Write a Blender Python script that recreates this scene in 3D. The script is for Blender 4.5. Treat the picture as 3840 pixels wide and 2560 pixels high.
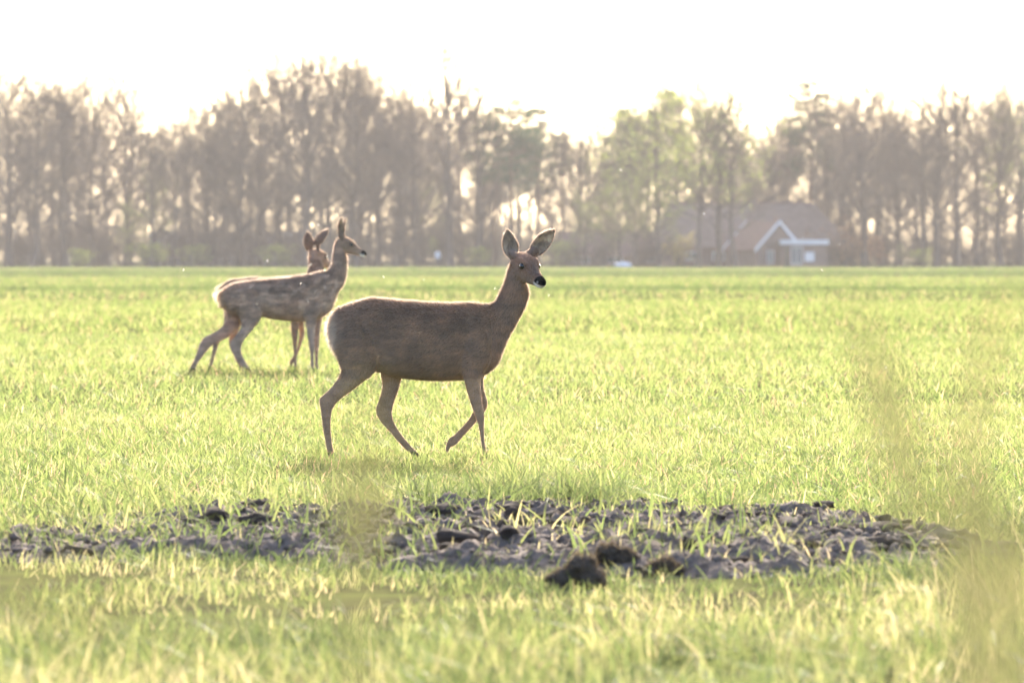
import bpy, math
import numpy as np
from mathutils import Vector, Matrix, kdtree

# ------------------------------------------------------------------ camera, sky, sun, exposure
scene = bpy.context.scene
for o in list(bpy.data.objects):
    bpy.data.objects.remove(o)
COL = scene.collection
FPX = 20328.0            # focal length in photograph pixels (3840 wide)
HC = 0.902               # camera height
HOR = 966.0              # horizon row in the photograph
cam_d = bpy.data.cameras.new('camera')
cam = bpy.data.objects.new('camera', cam_d)
COL.objects.link(cam)
cam.location = (0, 0, HC)
cam.rotation_euler = (math.radians(90) - math.atan((1280 - HOR) / FPX), 0, 0)
cam_d.sensor_width = 36.0
cam_d.lens = FPX / 3840 * 36
cam_d.clip_start = 0.1
cam_d.clip_end = 6000
cam_d.dof.use_dof = True
cam_d.dof.focus_distance = 24.0
cam_d.dof.aperture_fstop = 190.6 / 25.0
scene.camera = cam

SUN_EL, SUN_AZ = math.radians(17), math.radians(5)    # azimuth to the right of the view direction (+Y)
world = bpy.data.worlds.new('World')
scene.world = world
world.use_nodes = True
wn = world.node_tree.nodes
wn.clear()
sky = wn.new('ShaderNodeTexSky')
sky.sky_type = 'NISHITA'
sky.sun_disc = False
sky.sun_elevation = SUN_EL
sky.sun_rotation = SUN_AZ
sky.air_density = 0.6
sky.dust_density = 5.5
sky.ozone_density = 1.0
bg = wn.new('ShaderNodeBackground')
bg.inputs['Strength'].default_value = 0.15
wo = wn.new('ShaderNodeOutputWorld')
world.node_tree.links.new(sky.outputs[0], bg.inputs[0])
world.node_tree.links.new(bg.outputs[0], wo.inputs[0])

sun_d = bpy.data.lights.new('sun', 'SUN')
sun_d.energy = 2.8
sun_d.angle = math.radians(0.6)
sun_d.color = (1.0, 0.93, 0.84)
sun = bpy.data.objects.new('sun', sun_d)
COL.objects.link(sun)
sv = Vector((math.sin(SUN_AZ) * math.cos(SUN_EL), math.cos(SUN_AZ) * math.cos(SUN_EL), math.sin(SUN_EL)))
sun.rotation_euler = (-sv).to_track_quat('-Z', 'Y').to_euler()
sun.location = (20, 200, 80)

scene.view_settings.view_transform = 'Standard'
scene.view_settings.look = 'None'
scene.view_settings.exposure = 2.43
scene.view_settings.gamma = 1.0
scene.view_settings.use_curve_mapping = False

cy = scene.cycles
cy.use_denoising = True
cy.max_bounces = 6
cy.diffuse_bounces = 4
cy.glossy_bounces = 2
cy.transmission_bounces = 4
cy.transparent_max_bounces = 6
cy.volume_bounces = 0
cy.sample_clamp_indirect = 6.0
cy.caustics_reflective = False
cy.caustics_refractive = False

rng = np.random.default_rng(7)

# ------------------------------------------------------------------ helpers
def px(u, v, d):
    """photograph pixel at distance d -> world point"""
    return np.array([(u - 1920) / FPX * d, d, HC - (v - HOR) / FPX * d])

def mk_mesh(name, V, Fs, smooth=False):
    me = bpy.data.meshes.new(name)
    V = np.asarray(V, dtype=np.float32)
    if not isinstance(Fs, list):
        Fs = [Fs]
    Fs = [np.asarray(F, dtype=np.int32) for F in Fs if len(F)]
    loops = np.concatenate([F.ravel() for F in Fs])
    cnt = np.concatenate([np.full(len(F), F.shape[1], dtype=np.int32) for F in Fs])
    st = np.concatenate([[0], np.cumsum(cnt)[:-1]]).astype(np.int32)
    me.vertices.add(len(V)); me.vertices.foreach_set('co', V.ravel())
    me.loops.add(len(loops)); me.loops.foreach_set('vertex_index', loops)
    me.polygons.add(len(cnt)); me.polygons.foreach_set('loop_start', st)
    if smooth:
        me.polygons.foreach_set('use_smooth', np.ones(len(cnt), dtype=bool))
    me.update(calc_edges=True)
    return me

def fattr(me, name, vals):
    a = me.attributes.new(name, 'FLOAT', 'POINT')
    a.data.foreach_set('value', np.asarray(vals, dtype=np.float32))

def cattr(me, name, cols):
    a = me.attributes.new(name, 'FLOAT_COLOR', 'POINT')
    c = np.ones((len(cols), 4), dtype=np.float32); c[:, :3] = cols
    a.data.foreach_set('color', c.ravel())

def link(name, me, mat=None, parent=None, loc=None, rz=0.0, scale=None):
    o = bpy.data.objects.new(name, me)
    COL.objects.link(o)
    if mat is not None and me is not None and len(me.materials) == 0:
        me.materials.append(mat)
    if parent is not None:
        o.parent = parent
    if loc is not None:
        o.location = tuple(float(c) for c in loc)
    if rz:
        o.rotation_euler = (0, 0, rz)
    if scale is not None:
        o.scale = scale
    return o

def tag(o, label=None, cat=None, group=None, kind=None):
    if label: o['label'] = label
    if cat: o['category'] = cat
    if group: o['group'] = group
    if kind: o['kind'] = kind
    return o

class MB:
    """collects boxes / prisms, builds one mesh"""
    def __init__(s): s.V = []; s.F = []
    def poly(s, pts, faces):
        b = len(s.V); s.V += [tuple(p) for p in pts]; s.F += [[b + i for i in f] for f in faces]; return s
    def box(s, x0, x1, y0, y1, z0, z1):
        return s.poly([(x0,y0,z0),(x1,y0,z0),(x1,y1,z0),(x0,y1,z0),(x0,y0,z1),(x1,y0,z1),(x1,y1,z1),(x0,y1,z1)],
                      [(0,3,2,1),(4,5,6,7),(0,1,5,4),(1,2,6,5),(2,3,7,6),(3,0,4,7)])
    def slab(s, quad, t):
        """a plate: four points and a thickness vector"""
        q = [np.array(p, float) for p in quad]; t = np.array(t, float)
        return s.poly(q + [p + t for p in q], [(0,1,2,3),(7,6,5,4),(0,4,5,1),(1,5,6,2),(2,6,7,3),(3,7,4,0)])
    def build(s, name, mat, parent=None, **k):
        me = bpy.data.meshes.new(name); me.from_pydata(s.V, [], s.F); me.update()
        return link(name, me, mat, parent, **k)

# value noise -------------------------------------------------------
def _hash(ix, iy, seed):
    h = (ix.astype(np.int64) * 374761393 + iy.astype(np.int64) * 668265263 + seed * 974634777) & 0x7fffffff
    h = ((h ^ (h >> 13)) * 1274126177) & 0x7fffffff
    h = h ^ (h >> 16)
    return (h & 0xffff) / 65535.0
def vnoise(x, y, seed=0):
    ix = np.floor(x).astype(np.int64); iy = np.floor(y).astype(np.int64)
    fx = x - ix; fy = y - iy
    fx = fx * fx * (3 - 2 * fx); fy = fy * fy * (3 - 2 * fy)
    a = _hash(ix, iy, seed); b = _hash(ix + 1, iy, seed); c = _hash(ix, iy + 1, seed); d = _hash(ix + 1, iy + 1, seed)
    return (a * (1 - fx) + b * fx) * (1 - fy) + (c * (1 - fx) + d * fx) * fy
def fbm(x, y, seed=0, oct=4):
    s = 0; a = 0.5; t = 0
    for i in range(oct):
        s = s + a * vnoise(x * 2**i, y * 2**i, seed + i * 17); t += a; a *= 0.5
    return s / t

# ------------------------------------------------------------------ materials
def new_mat(name):
    m = bpy.data.materials.new(name); m.use_nodes = True
    nt = m.node_tree; nt.nodes.clear()
    return m, nt.nodes, nt.links

def noise_mat(name, c1, c2, scale=5.0, rough=0.9, detail=6.0, bump=0.0, stretch=None, spec=0.2):
    m, N, L = new_mat(name)
    out = N.new('ShaderNodeOutputMaterial'); p = N.new('ShaderNodeBsdfPrincipled')
    tc = N.new('ShaderNodeTexCoord'); no = N.new('ShaderNodeTexNoise')
    no.inputs['Scale'].default_value = scale; no.inputs['Detail'].default_value = detail
    if stretch:
        mp = N.new('ShaderNodeMapping'); mp.inputs['Scale'].default_value = stretch
        L.new(tc.outputs['Object'], mp.inputs[0]); L.new(mp.outputs[0], no.inputs[0])
    else:
        L.new(tc.outputs['Object'], no.inputs[0])
    r = N.new('ShaderNodeValToRGB')
    r.color_ramp.elements[0].position = 0.3; r.color_ramp.elements[0].color = (*c1, 1)
    r.color_ramp.elements[1].position = 0.7; r.color_ramp.elements[1].color = (*c2, 1)
    L.new(no.outputs[0], r.inputs[0]); L.new(r.outputs[0], p.inputs['Base Color'])
    p.inputs['Roughness'].default_value = rough
    p.inputs['Specular IOR Level'].default_value = spec
    if bump:
        b = N.new('ShaderNodeBump'); b.inputs['Strength'].default_value = bump; b.inputs['Distance'].default_value = 0.02
        L.new(no.outputs[0], b.inputs['Height']); L.new(b.outputs[0], p.inputs['Normal'])
    L.new(p.outputs[0], out.inputs[0])
    return m

def leaf_mat(name, stops, trans=0.55, gloss=0.022, tboost=(1.5, 1.55, 1.5), rough=0.4):
    """two-sided blade / leaf: reflected and transmitted light, colour from a per-leaf value"""
    m, N, L = new_mat(name)
    out = N.new('ShaderNodeOutputMaterial')
    at = N.new('ShaderNodeAttribute'); at.attribute_name = 'tint'
    r = N.new('ShaderNodeValToRGB'); cr = r.color_ramp
    cr.elements[0].position = stops[0][0]; cr.elements[0].color = (*stops[0][1], 1)
    cr.elements[1].position = stops[-1][0]; cr.elements[1].color = (*stops[-1][1], 1)
    for p, c in stops[1:-1]:
        e = cr.elements.new(p); e.color = (*c, 1)
    L.new(at.outputs['Fac'], r.inputs[0])
    d = N.new('ShaderNodeBsdfDiffuse'); t = N.new('ShaderNodeBsdfTranslucent'); g = N.new('ShaderNodeBsdfGlossy')
    g.inputs['Roughness'].default_value = rough
    g.inputs['Color'].default_value = (0.9, 0.92, 0.85, 1)
    mul = N.new('ShaderNodeVectorMath'); mul.operation = 'MULTIPLY'; mul.inputs[1].default_value = tboost
    L.new(r.outputs[0], mul.inputs[0]); L.new(r.outputs[0], d.inputs[0]); L.new(mul.outputs[0], t.inputs[0])
    m1 = N.new('ShaderNodeMixShader'); m1.inputs[0].default_value = trans
    L.new(d.outputs[0], m1.inputs[1]); L.new(t.outputs[0], m1.inputs[2])
    m2 = N.new('ShaderNodeMixShader'); m2.inputs[0].default_value = gloss
    L.new(m1.outputs[0], m2.inputs[1]); L.new(g.outputs[0], m2.inputs[2])
    L.new(m2.outputs[0], out.inputs[0])
    return m

GRASS_STOPS = [(0.0, (0.03, 0.05, 0.018)), (0.3, (0.08, 0.11, 0.032)), (0.6, (0.155, 0.18, 0.056)),
               (0.82, (0.24, 0.235, 0.09)), (0.93, (0.36, 0.27, 0.16)), (1.0, (0.30, 0.17, 0.11))]
M_crop = leaf_mat('young_crop_blade', GRASS_STOPS)
M_crop_matt = leaf_mat('young_crop_blade_matt', GRASS_STOPS, gloss=.008)
M_verge = leaf_mat('verge_grass_blade', [(0.0, (0.04, 0.055, 0.024)), (0.35, (0.09, 0.115, 0.045)), (0.6, (0.165, 0.175, 0.075)),
                                          (0.8, (0.27, 0.235, 0.14)), (1.0, (0.34, 0.275, 0.19))], trans=0.5, tboost=(1.55, 1.58, 1.25), gloss=.02)
M_field = noise_mat('field_soil', (0.07, 0.062, 0.04), (0.13, 0.14, 0.05), scale=3.0, spec=0.0, rough=1.0)
M_soil = noise_mat('ploughed_soil', (0.078, 0.064, 0.053), (0.21, 0.175, 0.148), scale=30.0, bump=1.0, detail=12.0, spec=0.02, rough=1.0)
M_bark = noise_mat('bark', (0.07, 0.052, 0.042), (0.15, 0.115, 0.095), scale=2.0, stretch=(4, 4, 0.6))
M_twig = noise_mat('twig_bark', (0.1, 0.072, 0.055), (0.17, 0.125, 0.098), scale=0.6)
M_pine_bark = noise_mat('pine_bark', (0.09, 0.055, 0.04), (0.2, 0.12, 0.08), scale=2.0, stretch=(4, 4, 0.6))
M_needle = leaf_mat('needles', [(0.0, (0.018, 0.04, 0.022)), (1.0, (0.07, 0.1, 0.045))], trans=0.3, gloss=0.03, tboost=(1, 1.1, .8))
M_bud = leaf_mat('opening_leaves', [(0.0, (0.09, 0.13, 0.03)), (1.0, (0.3, 0.32, 0.07))], trans=0.5, gloss=0.03)
M_gold = leaf_mat('yellow_leaves', [(0.0, (0.2, 0.16, 0.04)), (1.0, (0.42, 0.33, 0.1))], trans=0.5, gloss=0.03)
M_rust = leaf_mat('dead_beech_leaves', [(0.0, (0.16, 0.085, 0.05)), (1.0, (0.34, 0.2, 0.12))], trans=0.45, gloss=0.02, tboost=(1.3, 1.2, 1.0))

# ------------------------------------------------------------------ ground sheet
xs = np.concatenate([np.linspace(-900, -60, 15), np.linspace(-55, 55, 45), np.linspace(60, 900, 15)])
ys = np.concatenate([np.linspace(-120, 0, 6), np.linspace(5, 120, 60), np.linspace(130, 600, 48), np.linspace(640, 1600, 12)])
X, Y = np.meshgrid(xs, ys)
Z = np.zeros_like(X)
gv = np.stack([X, Y, Z], -1).reshape(-1, 3)
nx, ny = len(xs), len(ys)
ii = (np.arange(ny - 1)[:, None] * nx + np.arange(nx - 1)[None, :]).ravel()
field = link('field', mk_mesh('field', gv, np.stack([ii, ii + 1, ii + nx + 1, ii + nx], -1), True), M_field)
tag(field, 'wide flat green field of young crop reaching the wood', None, kind='structure')

def soil_mask(x, y):
    """1 on the strip of bare turned earth, 0 outside"""
    n = fbm(x * 1.3 + 5, y * 1.1, 11, 4) - 0.5
    up = 19.1 + 0.12 * x + n * 1.4
    lo = 15.8 - 0.1 * x + n * 1.3 - 0.5 * np.exp(-((x - .55) / .5) ** 2)
    m = np.clip((up - y) / 0.35, 0, 1) * np.clip((y - lo) / 0.35, 0, 1)
    m = m * np.clip((1.75 + 0.6 * n - x - 0.12 * (y - 17.5)) / 0.5, 0, 1)
    return m * np.clip(1.15 - np.clip((-x - .7) / 1.2, 0, 1) * (0.8 + 2.2 * n), 0, 1)

sx = np.arange(-3.0, 2.3, 0.0135); sy = np.arange(14.2, 19.9, 0.0165)
X, Y = np.meshgrid(sx, sy)
m = soil_mask(X, Y)
wx = X + 0.25 * (fbm(X * 2, Y * 2, 40, 3) - 0.5); wy = Y + 0.35 * (fbm(X * 2, Y * 2, 51, 3) - 0.5)
bill = 1 - np.abs(2 * fbm(wx * 3.1, wy * 2.0, 21, 3) - 1)
bill2 = np.abs(2 * vnoise(wx * 9, wy * 6.5, 23) - 1)
fine = fbm(X * 24, Y * 20, 25, 3) - 0.5
fine2 = np.abs(2 * fbm(X * 34, Y * 26, 29, 3) - 1)
rid = (1 - np.abs(2 * fbm(wx * 1.5 + 3, wy * 3.2, 33, 4) - 1)) ** 2.2
Z = -0.03 + m * (0.012 + 0.05 * rid + 0.05 * (bill - 0.6) + 0.03 * bill2 * bill2 + 0.03 * fine + 0.034 * fine2)
Z = np.where(m > 0.02, Z, -0.03)
def soil_z(x, y):
    ix = np.clip(((np.asarray(x) - sx[0]) / 0.0135).astype(int), 0, len(sx) - 1)
    iy = np.clip(((np.asarray(y) - sy[0]) / 0.0165).astype(int), 0, len(sy) - 1)
    inside = (np.asarray(x) > sx[0]) & (np.asarray(x) < sx[-1]) & (np.asarray(y) > sy[0]) & (np.asarray(y) < sy[-1])
    return np.where(inside, np.maximum(SZ[iy, ix], 0), 0)
SZ = Z
nx, ny = len(sx), len(sy)
ii = (np.arange(ny - 1)[:, None] * nx + np.arange(nx - 1)[None, :]).ravel()
keep = (m[:-1, :-1] > 0.01).ravel() | (m[1:, 1:] > 0.01).ravel()
ii = ii[keep]
F = np.stack([ii, ii + 1, ii + nx + 1, ii + nx], -1)
used = np.unique(F); remap = np.zeros(nx * ny, dtype=np.int32); remap[used] = np.arange(len(used))
soil = link('bare_soil', mk_mesh('bare_soil', np.stack([X, Y, Z], -1).reshape(-1, 3)[used], remap[F], True), M_soil)
tag(soil, 'strip of lumpy grey bare earth across the field margin', None, kind='structure')

def ico(sub=2):
    import bmesh
    bm = bmesh.new(); bmesh.ops.create_icosphere(bm, subdivisions=sub, radius=1.0)
    V = np.array([v.co[:] for v in bm.verts]); F = np.array([[v.index for v in f.verts] for f in bm.faces]); bm.free()
    return V, F
IV, IF = ico(2)
IV3, IF3 = ico(4)
def lump(seed, V=IV, amp=0.35, freq=1.6):
    a = fbm(V[:, 0] * freq + seed * 3.1, V[:, 1] * freq + V[:, 2] * 1.3 * freq, seed, 3) - 0.5
    b = fbm(V[:, 2] * freq - seed, V[:, 0] * freq + V[:, 1] * 0.7, seed + 9, 3) - 0.5
    return V * (1 + amp * 1.6 * (a + b))[:, None]
clod_meshes = []
for k in range(6):
    me = mk_mesh('clod', lump(k + 1, amp=.8, freq=2.2), IF, False); me.materials.append(M_soil); clod_meshes.append(me)
n = 0
r2 = np.random.default_rng(5)
while n < 120:
    x, y = r2.uniform(-2.4, 1.9), r2.uniform(15.6, 19.3)
    if soil_mask(np.array(x), np.array(y)) < 0.6: continue
    s = r2.uniform(0.014, 0.036) * (1.5 if r2.random() < 0.15 else 1)
    o = link('clod', clod_meshes[n % 6], None, soil, loc=(x, y, float(soil_z(x, y)) + s * 0.15), rz=r2.uniform(0, 6.3),
             scale=(s * r2.uniform(1.1, 2.2), s * r2.uniform(0.9, 1.4), s * r2.uniform(0.5, 0.8)))
    n += 1

nc = 9000
cx_, cy_ = r2.uniform(-2.6, 2.0, nc), r2.uniform(14.4, 19.5, nc)
k = soil_mask(cx_, cy_) > r2.uniform(.1, .8, nc); cx_, cy_ = cx_[k], cy_[k]; nc = len(cx_)
OCT = np.array([(1, 0, 0), (0, 1, 0), (-1, 0, 0), (0, -1, 0), (0, 0, 1), (0, 0, -1)], float)
OF = np.array([(0, 1, 4), (1, 2, 4), (2, 3, 4), (3, 0, 4), (1, 0, 5), (2, 1, 5), (3, 2, 5), (0, 3, 5)])
cs_ = .004 + .013 * r2.random(nc) ** 2.5
CV = np.stack([cx_, cy_, soil_z(cx_, cy_) + cs_ * .35], -1)[:, None] + (OCT[None] + r2.normal(size=(nc, 6, 3)) * .28) * cs_[:, None, None] * np.array([1.3, 1.1, .8])
crumbs = link('soil_crumbs', mk_mesh('soil_crumbs', CV.reshape(-1, 3), (np.arange(nc)[:, None, None] * 6 + OF[None]).reshape(-1, 3)), M_soil, soil)
tag(crumbs, kind='stuff')

# ------------------------------------------------------------------ farm buildings
D_H = 527.0
PM = FPX / D_H                                   # photograph pixels per metre at the house
M_thatch = noise_mat('thatch_roof', (0.18, 0.125, 0.1), (0.25, 0.18, 0.148), scale=1.2, stretch=(1, 1, 4))
M_tile = noise_mat('red_roof_tiles', (0.17, 0.105, 0.085), (0.24, 0.15, 0.122), scale=3.0)
M_brick = noise_mat('brown_brick', (0.17, 0.115, 0.095), (0.25, 0.175, 0.145), scale=4.0)
M_white = noise_mat('white_paint', (0.72, 0.73, 0.74), (0.82, 0.82, 0.82), scale=2.0, rough=0.5)
M_dark = noise_mat('dark_timber', (0.035, 0.03, 0.028), (0.06, 0.05, 0.045), scale=3.0)
M_grey = noise_mat('grey_sheet', (0.24, 0.25, 0.25), (0.36, 0.36, 0.36), scale=0.8)
M_glass, N, L = new_mat('window_glass')
p = N.new('ShaderNodeBsdfPrincipled'); o_ = N.new('ShaderNodeOutputMaterial'); L.new(p.outputs[0], o_.inputs[0])
p.inputs['Base Color'].default_value = (0.10, 0.12, 0.13, 1); p.inputs['Roughness'].default_value = 0.08

def zh(zx, zy):          # zoomed house coordinates -> metres (x from the gable apex, z)
    return (zx - 1350) / 101.0, (785 - zy) / 101.0
hx = (2400 + 1350 / 2.613 - 1920) / FPX * D_H
house = tag(link('farmhouse', None, loc=(hx, D_H, 0)), 'brown farmhouse with big hipped roof and a white-trimmed front gable', 'house')
x0, x1 = -9.6, 4.0            # ridge ends
MB().box(-11.2, 6.4, 6.5, 15.5, 0, 2.2).build('wall', M_brick, house)
rd = 11.0
ez, rz_ = 1.9, 6.35
rf = MB()
rf.poly([(-11.8, 6.0, ez), (8.2, 6.0, ez), (8.2, 16.0, ez), (-11.8, 16.0, ez), (x0 - .6, rd, rz_), (x1, rd, rz_),
         (-11.8, 7.6, 3.4), (-11.8, 14.4, 3.4)],
        [(0, 1, 5, 4, 6), (2, 3, 7, 4, 5), (1, 2, 5), (6, 4, 7), (0, 6, 7, 3), (0, 3, 2, 1)])
rf_o = rf.build('roof', M_thatch, house)
MB().box(x0 - .6, x1 + .1, rd - .16, rd + .16, rz_ - .08, rz_ + .1).build('ridge', M_tile, rf_o)
MB().box(-2.2, -1.5, rd - .9, rd - .2, 5.4, 7.0).build('chimney', M_brick, rf_o)
MB().box(-11.95, -11.82, 8.6, 12.6, 0.1, 3.0).build('barn_door', M_dark, house)

# annex with gable, ridge running back and to the left
th = math.radians(30)
rdv = np.array([-math.sin(th), math.cos(th), 0]); wdv = np.array([math.cos(th), math.sin(th), 0])
A0 = np.array([0.0, 0.0, 0.0]); HW, AL, AE, AR = 2.45, 5.6, 1.85, 4.35
def ann(w, l, z): return tuple(A0 + wdv * w + rdv * l + np.array([0, 0, z]))
wl = MB(); wl.poly([ann(-HW, 0, 0), ann(HW, 0, 0), ann(HW, 0, AE), ann(0, 0, AR - .1), ann(-HW, 0, AE),
                    ann(-HW, AL, 0), ann(HW, AL, 0), ann(HW, AL, AE), ann(0, AL, AR - .1), ann(-HW, AL, AE)],
                   [(0, 1, 2, 3, 4), (9, 8, 7, 6, 5), (0, 4, 9, 5), (1, 6, 7, 2)])
wl.build('wall', M_brick, house)
for s in (-1, 1):
    sl = MB().slab([ann(s * (HW + .3), -.25, AE - .3), ann(0, -.25, AR), ann(0, AL, AR), ann(s * (HW + .3), AL, AE - .3)], (0, 0, .12))
    sl.build('roof', M_tile, house)
    for l, nm in ((-.33, 'bargeboard'), (AL + .02, 'bargeboard')):
        if s == 1 and l > 0: continue
        MB().slab([ann(s * (HW + .36), l, AE - .42), ann(0, l, AR - .14), ann(0, l, AR + .2), ann(s * (HW + .36), l, AE - .08)],
                  tuple(rdv * .07)).build(nm, M_white, house)
MB().box(-.32, .32, 2.2, 2.8, 4.0, 4.85).build('chimney', M_brick, house)

def window(parent, cx, z0, z1, w, yy, frame=M_white, glass=M_glass):
    t = .07
    f = MB().box(cx - w/2, cx - w/2 + t, yy, yy + .08, z0, z1).box(cx + w/2 - t, cx + w/2, yy, yy + .08, z0, z1)
    f.box(cx - w/2 + t, cx + w/2 - t, yy, yy + .08, z0, z0 + t).box(cx - w/2 + t, cx + w/2 - t, yy, yy + .08, z1 - t, z1)
    f.box(cx - t/2, cx + t/2, yy + .005, yy + .075, z0 + t, z1 - t)
    wo_ = f.build('window', frame, parent)
    MB().box(cx - w/2 + t, cx + w/2 - t, yy + .03, yy + .05, z0 + t, z1 - t).build('pane', glass, wo_)
    return wo_
for (w_, z0, z1, ww) in ((-.9, .35, 1.6, .75), (.9, .4, 1.5, .7)):
    wo_ = window(house, 0, z0, z1, ww, -.06)
    wo_.rotation_euler = (0, 0, th)
    p_ = ann(w_, -.06, 0); wo_.location = (p_[0], p_[1], 0)
# left side wall window of annex
# flat roofed bay
bay_y = -1.6
MB().box(.3, 4.7, bay_y, 6.5, 0, 2.16).build('wall', M_brick, house)
MB().box(.15, 4.85, bay_y - .25, 6.45, 2.18, 2.62).build('flat_roof', M_white, house)
window(house, 1.75, .25, 1.95, 1.1, bay_y - .07)
window(house, 3.0, .55, 1.45, .9, bay_y - .07, glass=M_white)
MB().box(.55, 1.1, bay_y - .06, bay_y - .003, .03, 1.95).build('door', M_dark, house)
window(house, -8.2, .6, 1.5, 1.2, 6.42)
window(house, -5.5, .6, 1.5, 1.2, 6.42)

def shed(name, label, u0, u1, vt, ve, D, roofm, wallm, depth=7.0, panels=0):
    xa, xb = (u0 - 1920) / FPX * D, (u1 - 1920) / FPX * D
    zr, ze = HC - (vt - HOR) / FPX * D, HC - (ve - HOR) / FPX * D
    r = tag(link(name, None, loc=((xa + xb) / 2, D, 0)), label, 'barn'); h = (xb - xa) / 2
    MB().box(-h, h, 0, depth, 0, ze - .02).build('wall', wallm, r)
    g = MB(); g.poly([(-h-.3, -.4, ze - .15), (h+.3, -.4, ze - .15), (h+.3, depth/2, zr), (-h-.3, depth/2, zr), (-h-.3, depth+.4, ze-.15), (h+.3, depth+.4, ze-.15)],
                     [(0,1,2,3), (3,2,5,4), (0,3,4), (1,5,2), (0,4,5,1)])
    ro = g.build('roof', roofm, r)
    MB().box(-h-.3, h+.3, depth/2-.12, depth/2+.12, zr - .06, zr + .08).build('ridge', roofm, ro)
    for i in range(panels):
        window(r, -h + (i + .5) * 2 * h / panels, ze * .3, ze * .85, min(1.6, h / panels * 1.2), -.07)
    return r
shed('tiled_barn', 'low barn with red tiled roof among the trees beside the farmhouse', 2120, 2490, 872, 955, 534, M_tile, M_brick, 6, 3)
shed('grey_shed', 'long low grey shed half hidden behind bare trees', 560, 1150, 868, 925, 585, M_grey, M_grey, 8, 6)

# tarp-covered heap at the field edge
tx = px(2338, 1000, 505)
hp = tag(link('covered_heap', None, loc=(tx[0], 505, 0)), 'low heap under a pale blue-grey sheet at the field edge', 'heap')
V = lump(77, IV3, 0.12, 1.2) * np.array([.95, .6, .52])
V[:, 2] = np.maximum(V[:, 2], -.02)
link('sheet', mk_mesh('sheet', V, IF3, True), noise_mat('pale_sheet', (.5, .54, .58), (.62, .65, .68), scale=3, rough=.5), hp)
V = lump(78, IV3, 0.3, 1.4) * np.array([1.3, .75, .24]); V[:, 2] = np.maximum(V[:, 2], -.03)
link('heap_base', mk_mesh('heap_base', V, IF3, True), noise_mat('dark_weeds', (.03, .05, .02), (.06, .08, .03), scale=6), hp)

# ------------------------------------------------------------------ trees
def unit(v): return v / np.maximum(np.linalg.norm(v, axis=-1, keepdims=True), 1e-9)
def ribbons(P0, P1, P2, w0, w1, r):
    """flat tapering three-point ribbons"""
    n = len(P0); d = unit(P2 - P0); s = unit(np.cross(d, r.normal(size=(n, 3))))
    V = np.stack([P0 - s * w0[:, None], P0 + s * w0[:, None], P1 - s * ((w0 + w1) / 2)[:, None], P1 + s * ((w0 + w1) / 2)[:, None],
                  P2 - s * w1[:, None], P2 + s * w1[:, None]], 1)
    b = np.arange(n)[:, None] * 6
    F = np.concatenate([b + [0, 1, 3, 2], b + [2, 3, 5, 4]])
    return V.reshape(-1, 3), F
def tubes(poly, rad, k=5):
    """poly (n,m,3), rad (n,m) -> tubes"""
    n, mm, _ = poly.shape
    d = np.gradient(poly, axis=1); d = unit(d)
    ref = np.where(np.abs(d[..., 2:3]) > .8, np.array([1., 0, 0]), np.array([0, 0, 1.]))
    a = unit(np.cross(d, ref)); b = np.cross(d, a)
    ang = np.arange(k) / k * 2 * np.pi
    V = poly[:, :, None] + rad[:, :, None, None] * (a[:, :, None] * np.cos(ang)[None, None, :, None] + b[:, :, None] * np.sin(ang)[None, None, :, None])
    base = (np.arange(n)[:, None, None] * mm * k + np.arange(mm - 1)[None, :, None] * k)
    i = np.arange(k)[None, None, :]; j = (np.arange(k) + 1)[None, None, :] % k
    F = np.stack([base + i, base + j, base + k + j, base + k + i], -1).reshape(-1, 4)
    return V.reshape(-1, 3), F
class Acc:
    def __init__(s): s.V = []; s.F = []; s.n = 0; s.t = []
    def add(s, V, F, t=None):
        s.V.append(V); s.F.append(np.asarray(F) + s.n); s.n += len(V); s.t.append(np.zeros(len(V)) if t is None else t)
    def mesh(s, name, mat, smooth=False):
        me = mk_mesh(name, np.concatenate(s.V), s.F, smooth); fattr(me, 'tint', np.concatenate(s.t)); me.materials.append(mat); return me

def curve_pts(P0, D, Ln, r, bend=.15, up=.1, m=3):
    n = len(P0); t = np.linspace(0, 1, m)[None, :, None]
    side = r.normal(size=(n, 3)) * bend; side[:, 2] += up
    return P0[:, None] + D[:, None] * Ln[:, None, None] * t + side[:, None] * Ln[:, None, None] * t * t

def children(poly, k, r, tmin, spread, upb, lf, Ln):
    """k children per parent polyline: start points and directions"""
    n, mm, _ = poly.shape
    t = r.uniform(tmin, 1, size=(n, k)); t[:, 0] = 1
    f = t * (mm - 1); i = np.minimum(f.astype(int), mm - 2); fr = (f - i)[..., None]
    idx = np.arange(n)[:, None]
    P = poly[idx, i] * (1 - fr) + poly[idx, i + 1] * fr
    d = unit(poly[idx, i + 1] - poly[idx, i])
    dd = unit(d + r.normal(size=d.shape) * spread + np.array([0, 0, upb]))
    L = Ln[:, None] * lf * r.uniform(.6, 1.25, size=t.shape) * (1.25 - .6 * t)
    return P.reshape(-1, 3), dd.reshape(-1, 3), L.ravel()

def leaves(P, size, r):
    n = len(P); a = unit(r.normal(size=(n, 3))); b = unit(np.cross(a, r.normal(size=(n, 3))))
    s = size * r.uniform(.6, 1.3, size=n)[:, None]
    V = np.stack([P - a * s * .5, P + b * s * .35, P + a * s * .5, P - b * s * .35], 1).reshape(-1, 3)
    F = np.arange(n)[:, None] * 4 + np.arange(4)
    return V, F, np.repeat(r.random(n), 4)

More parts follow.
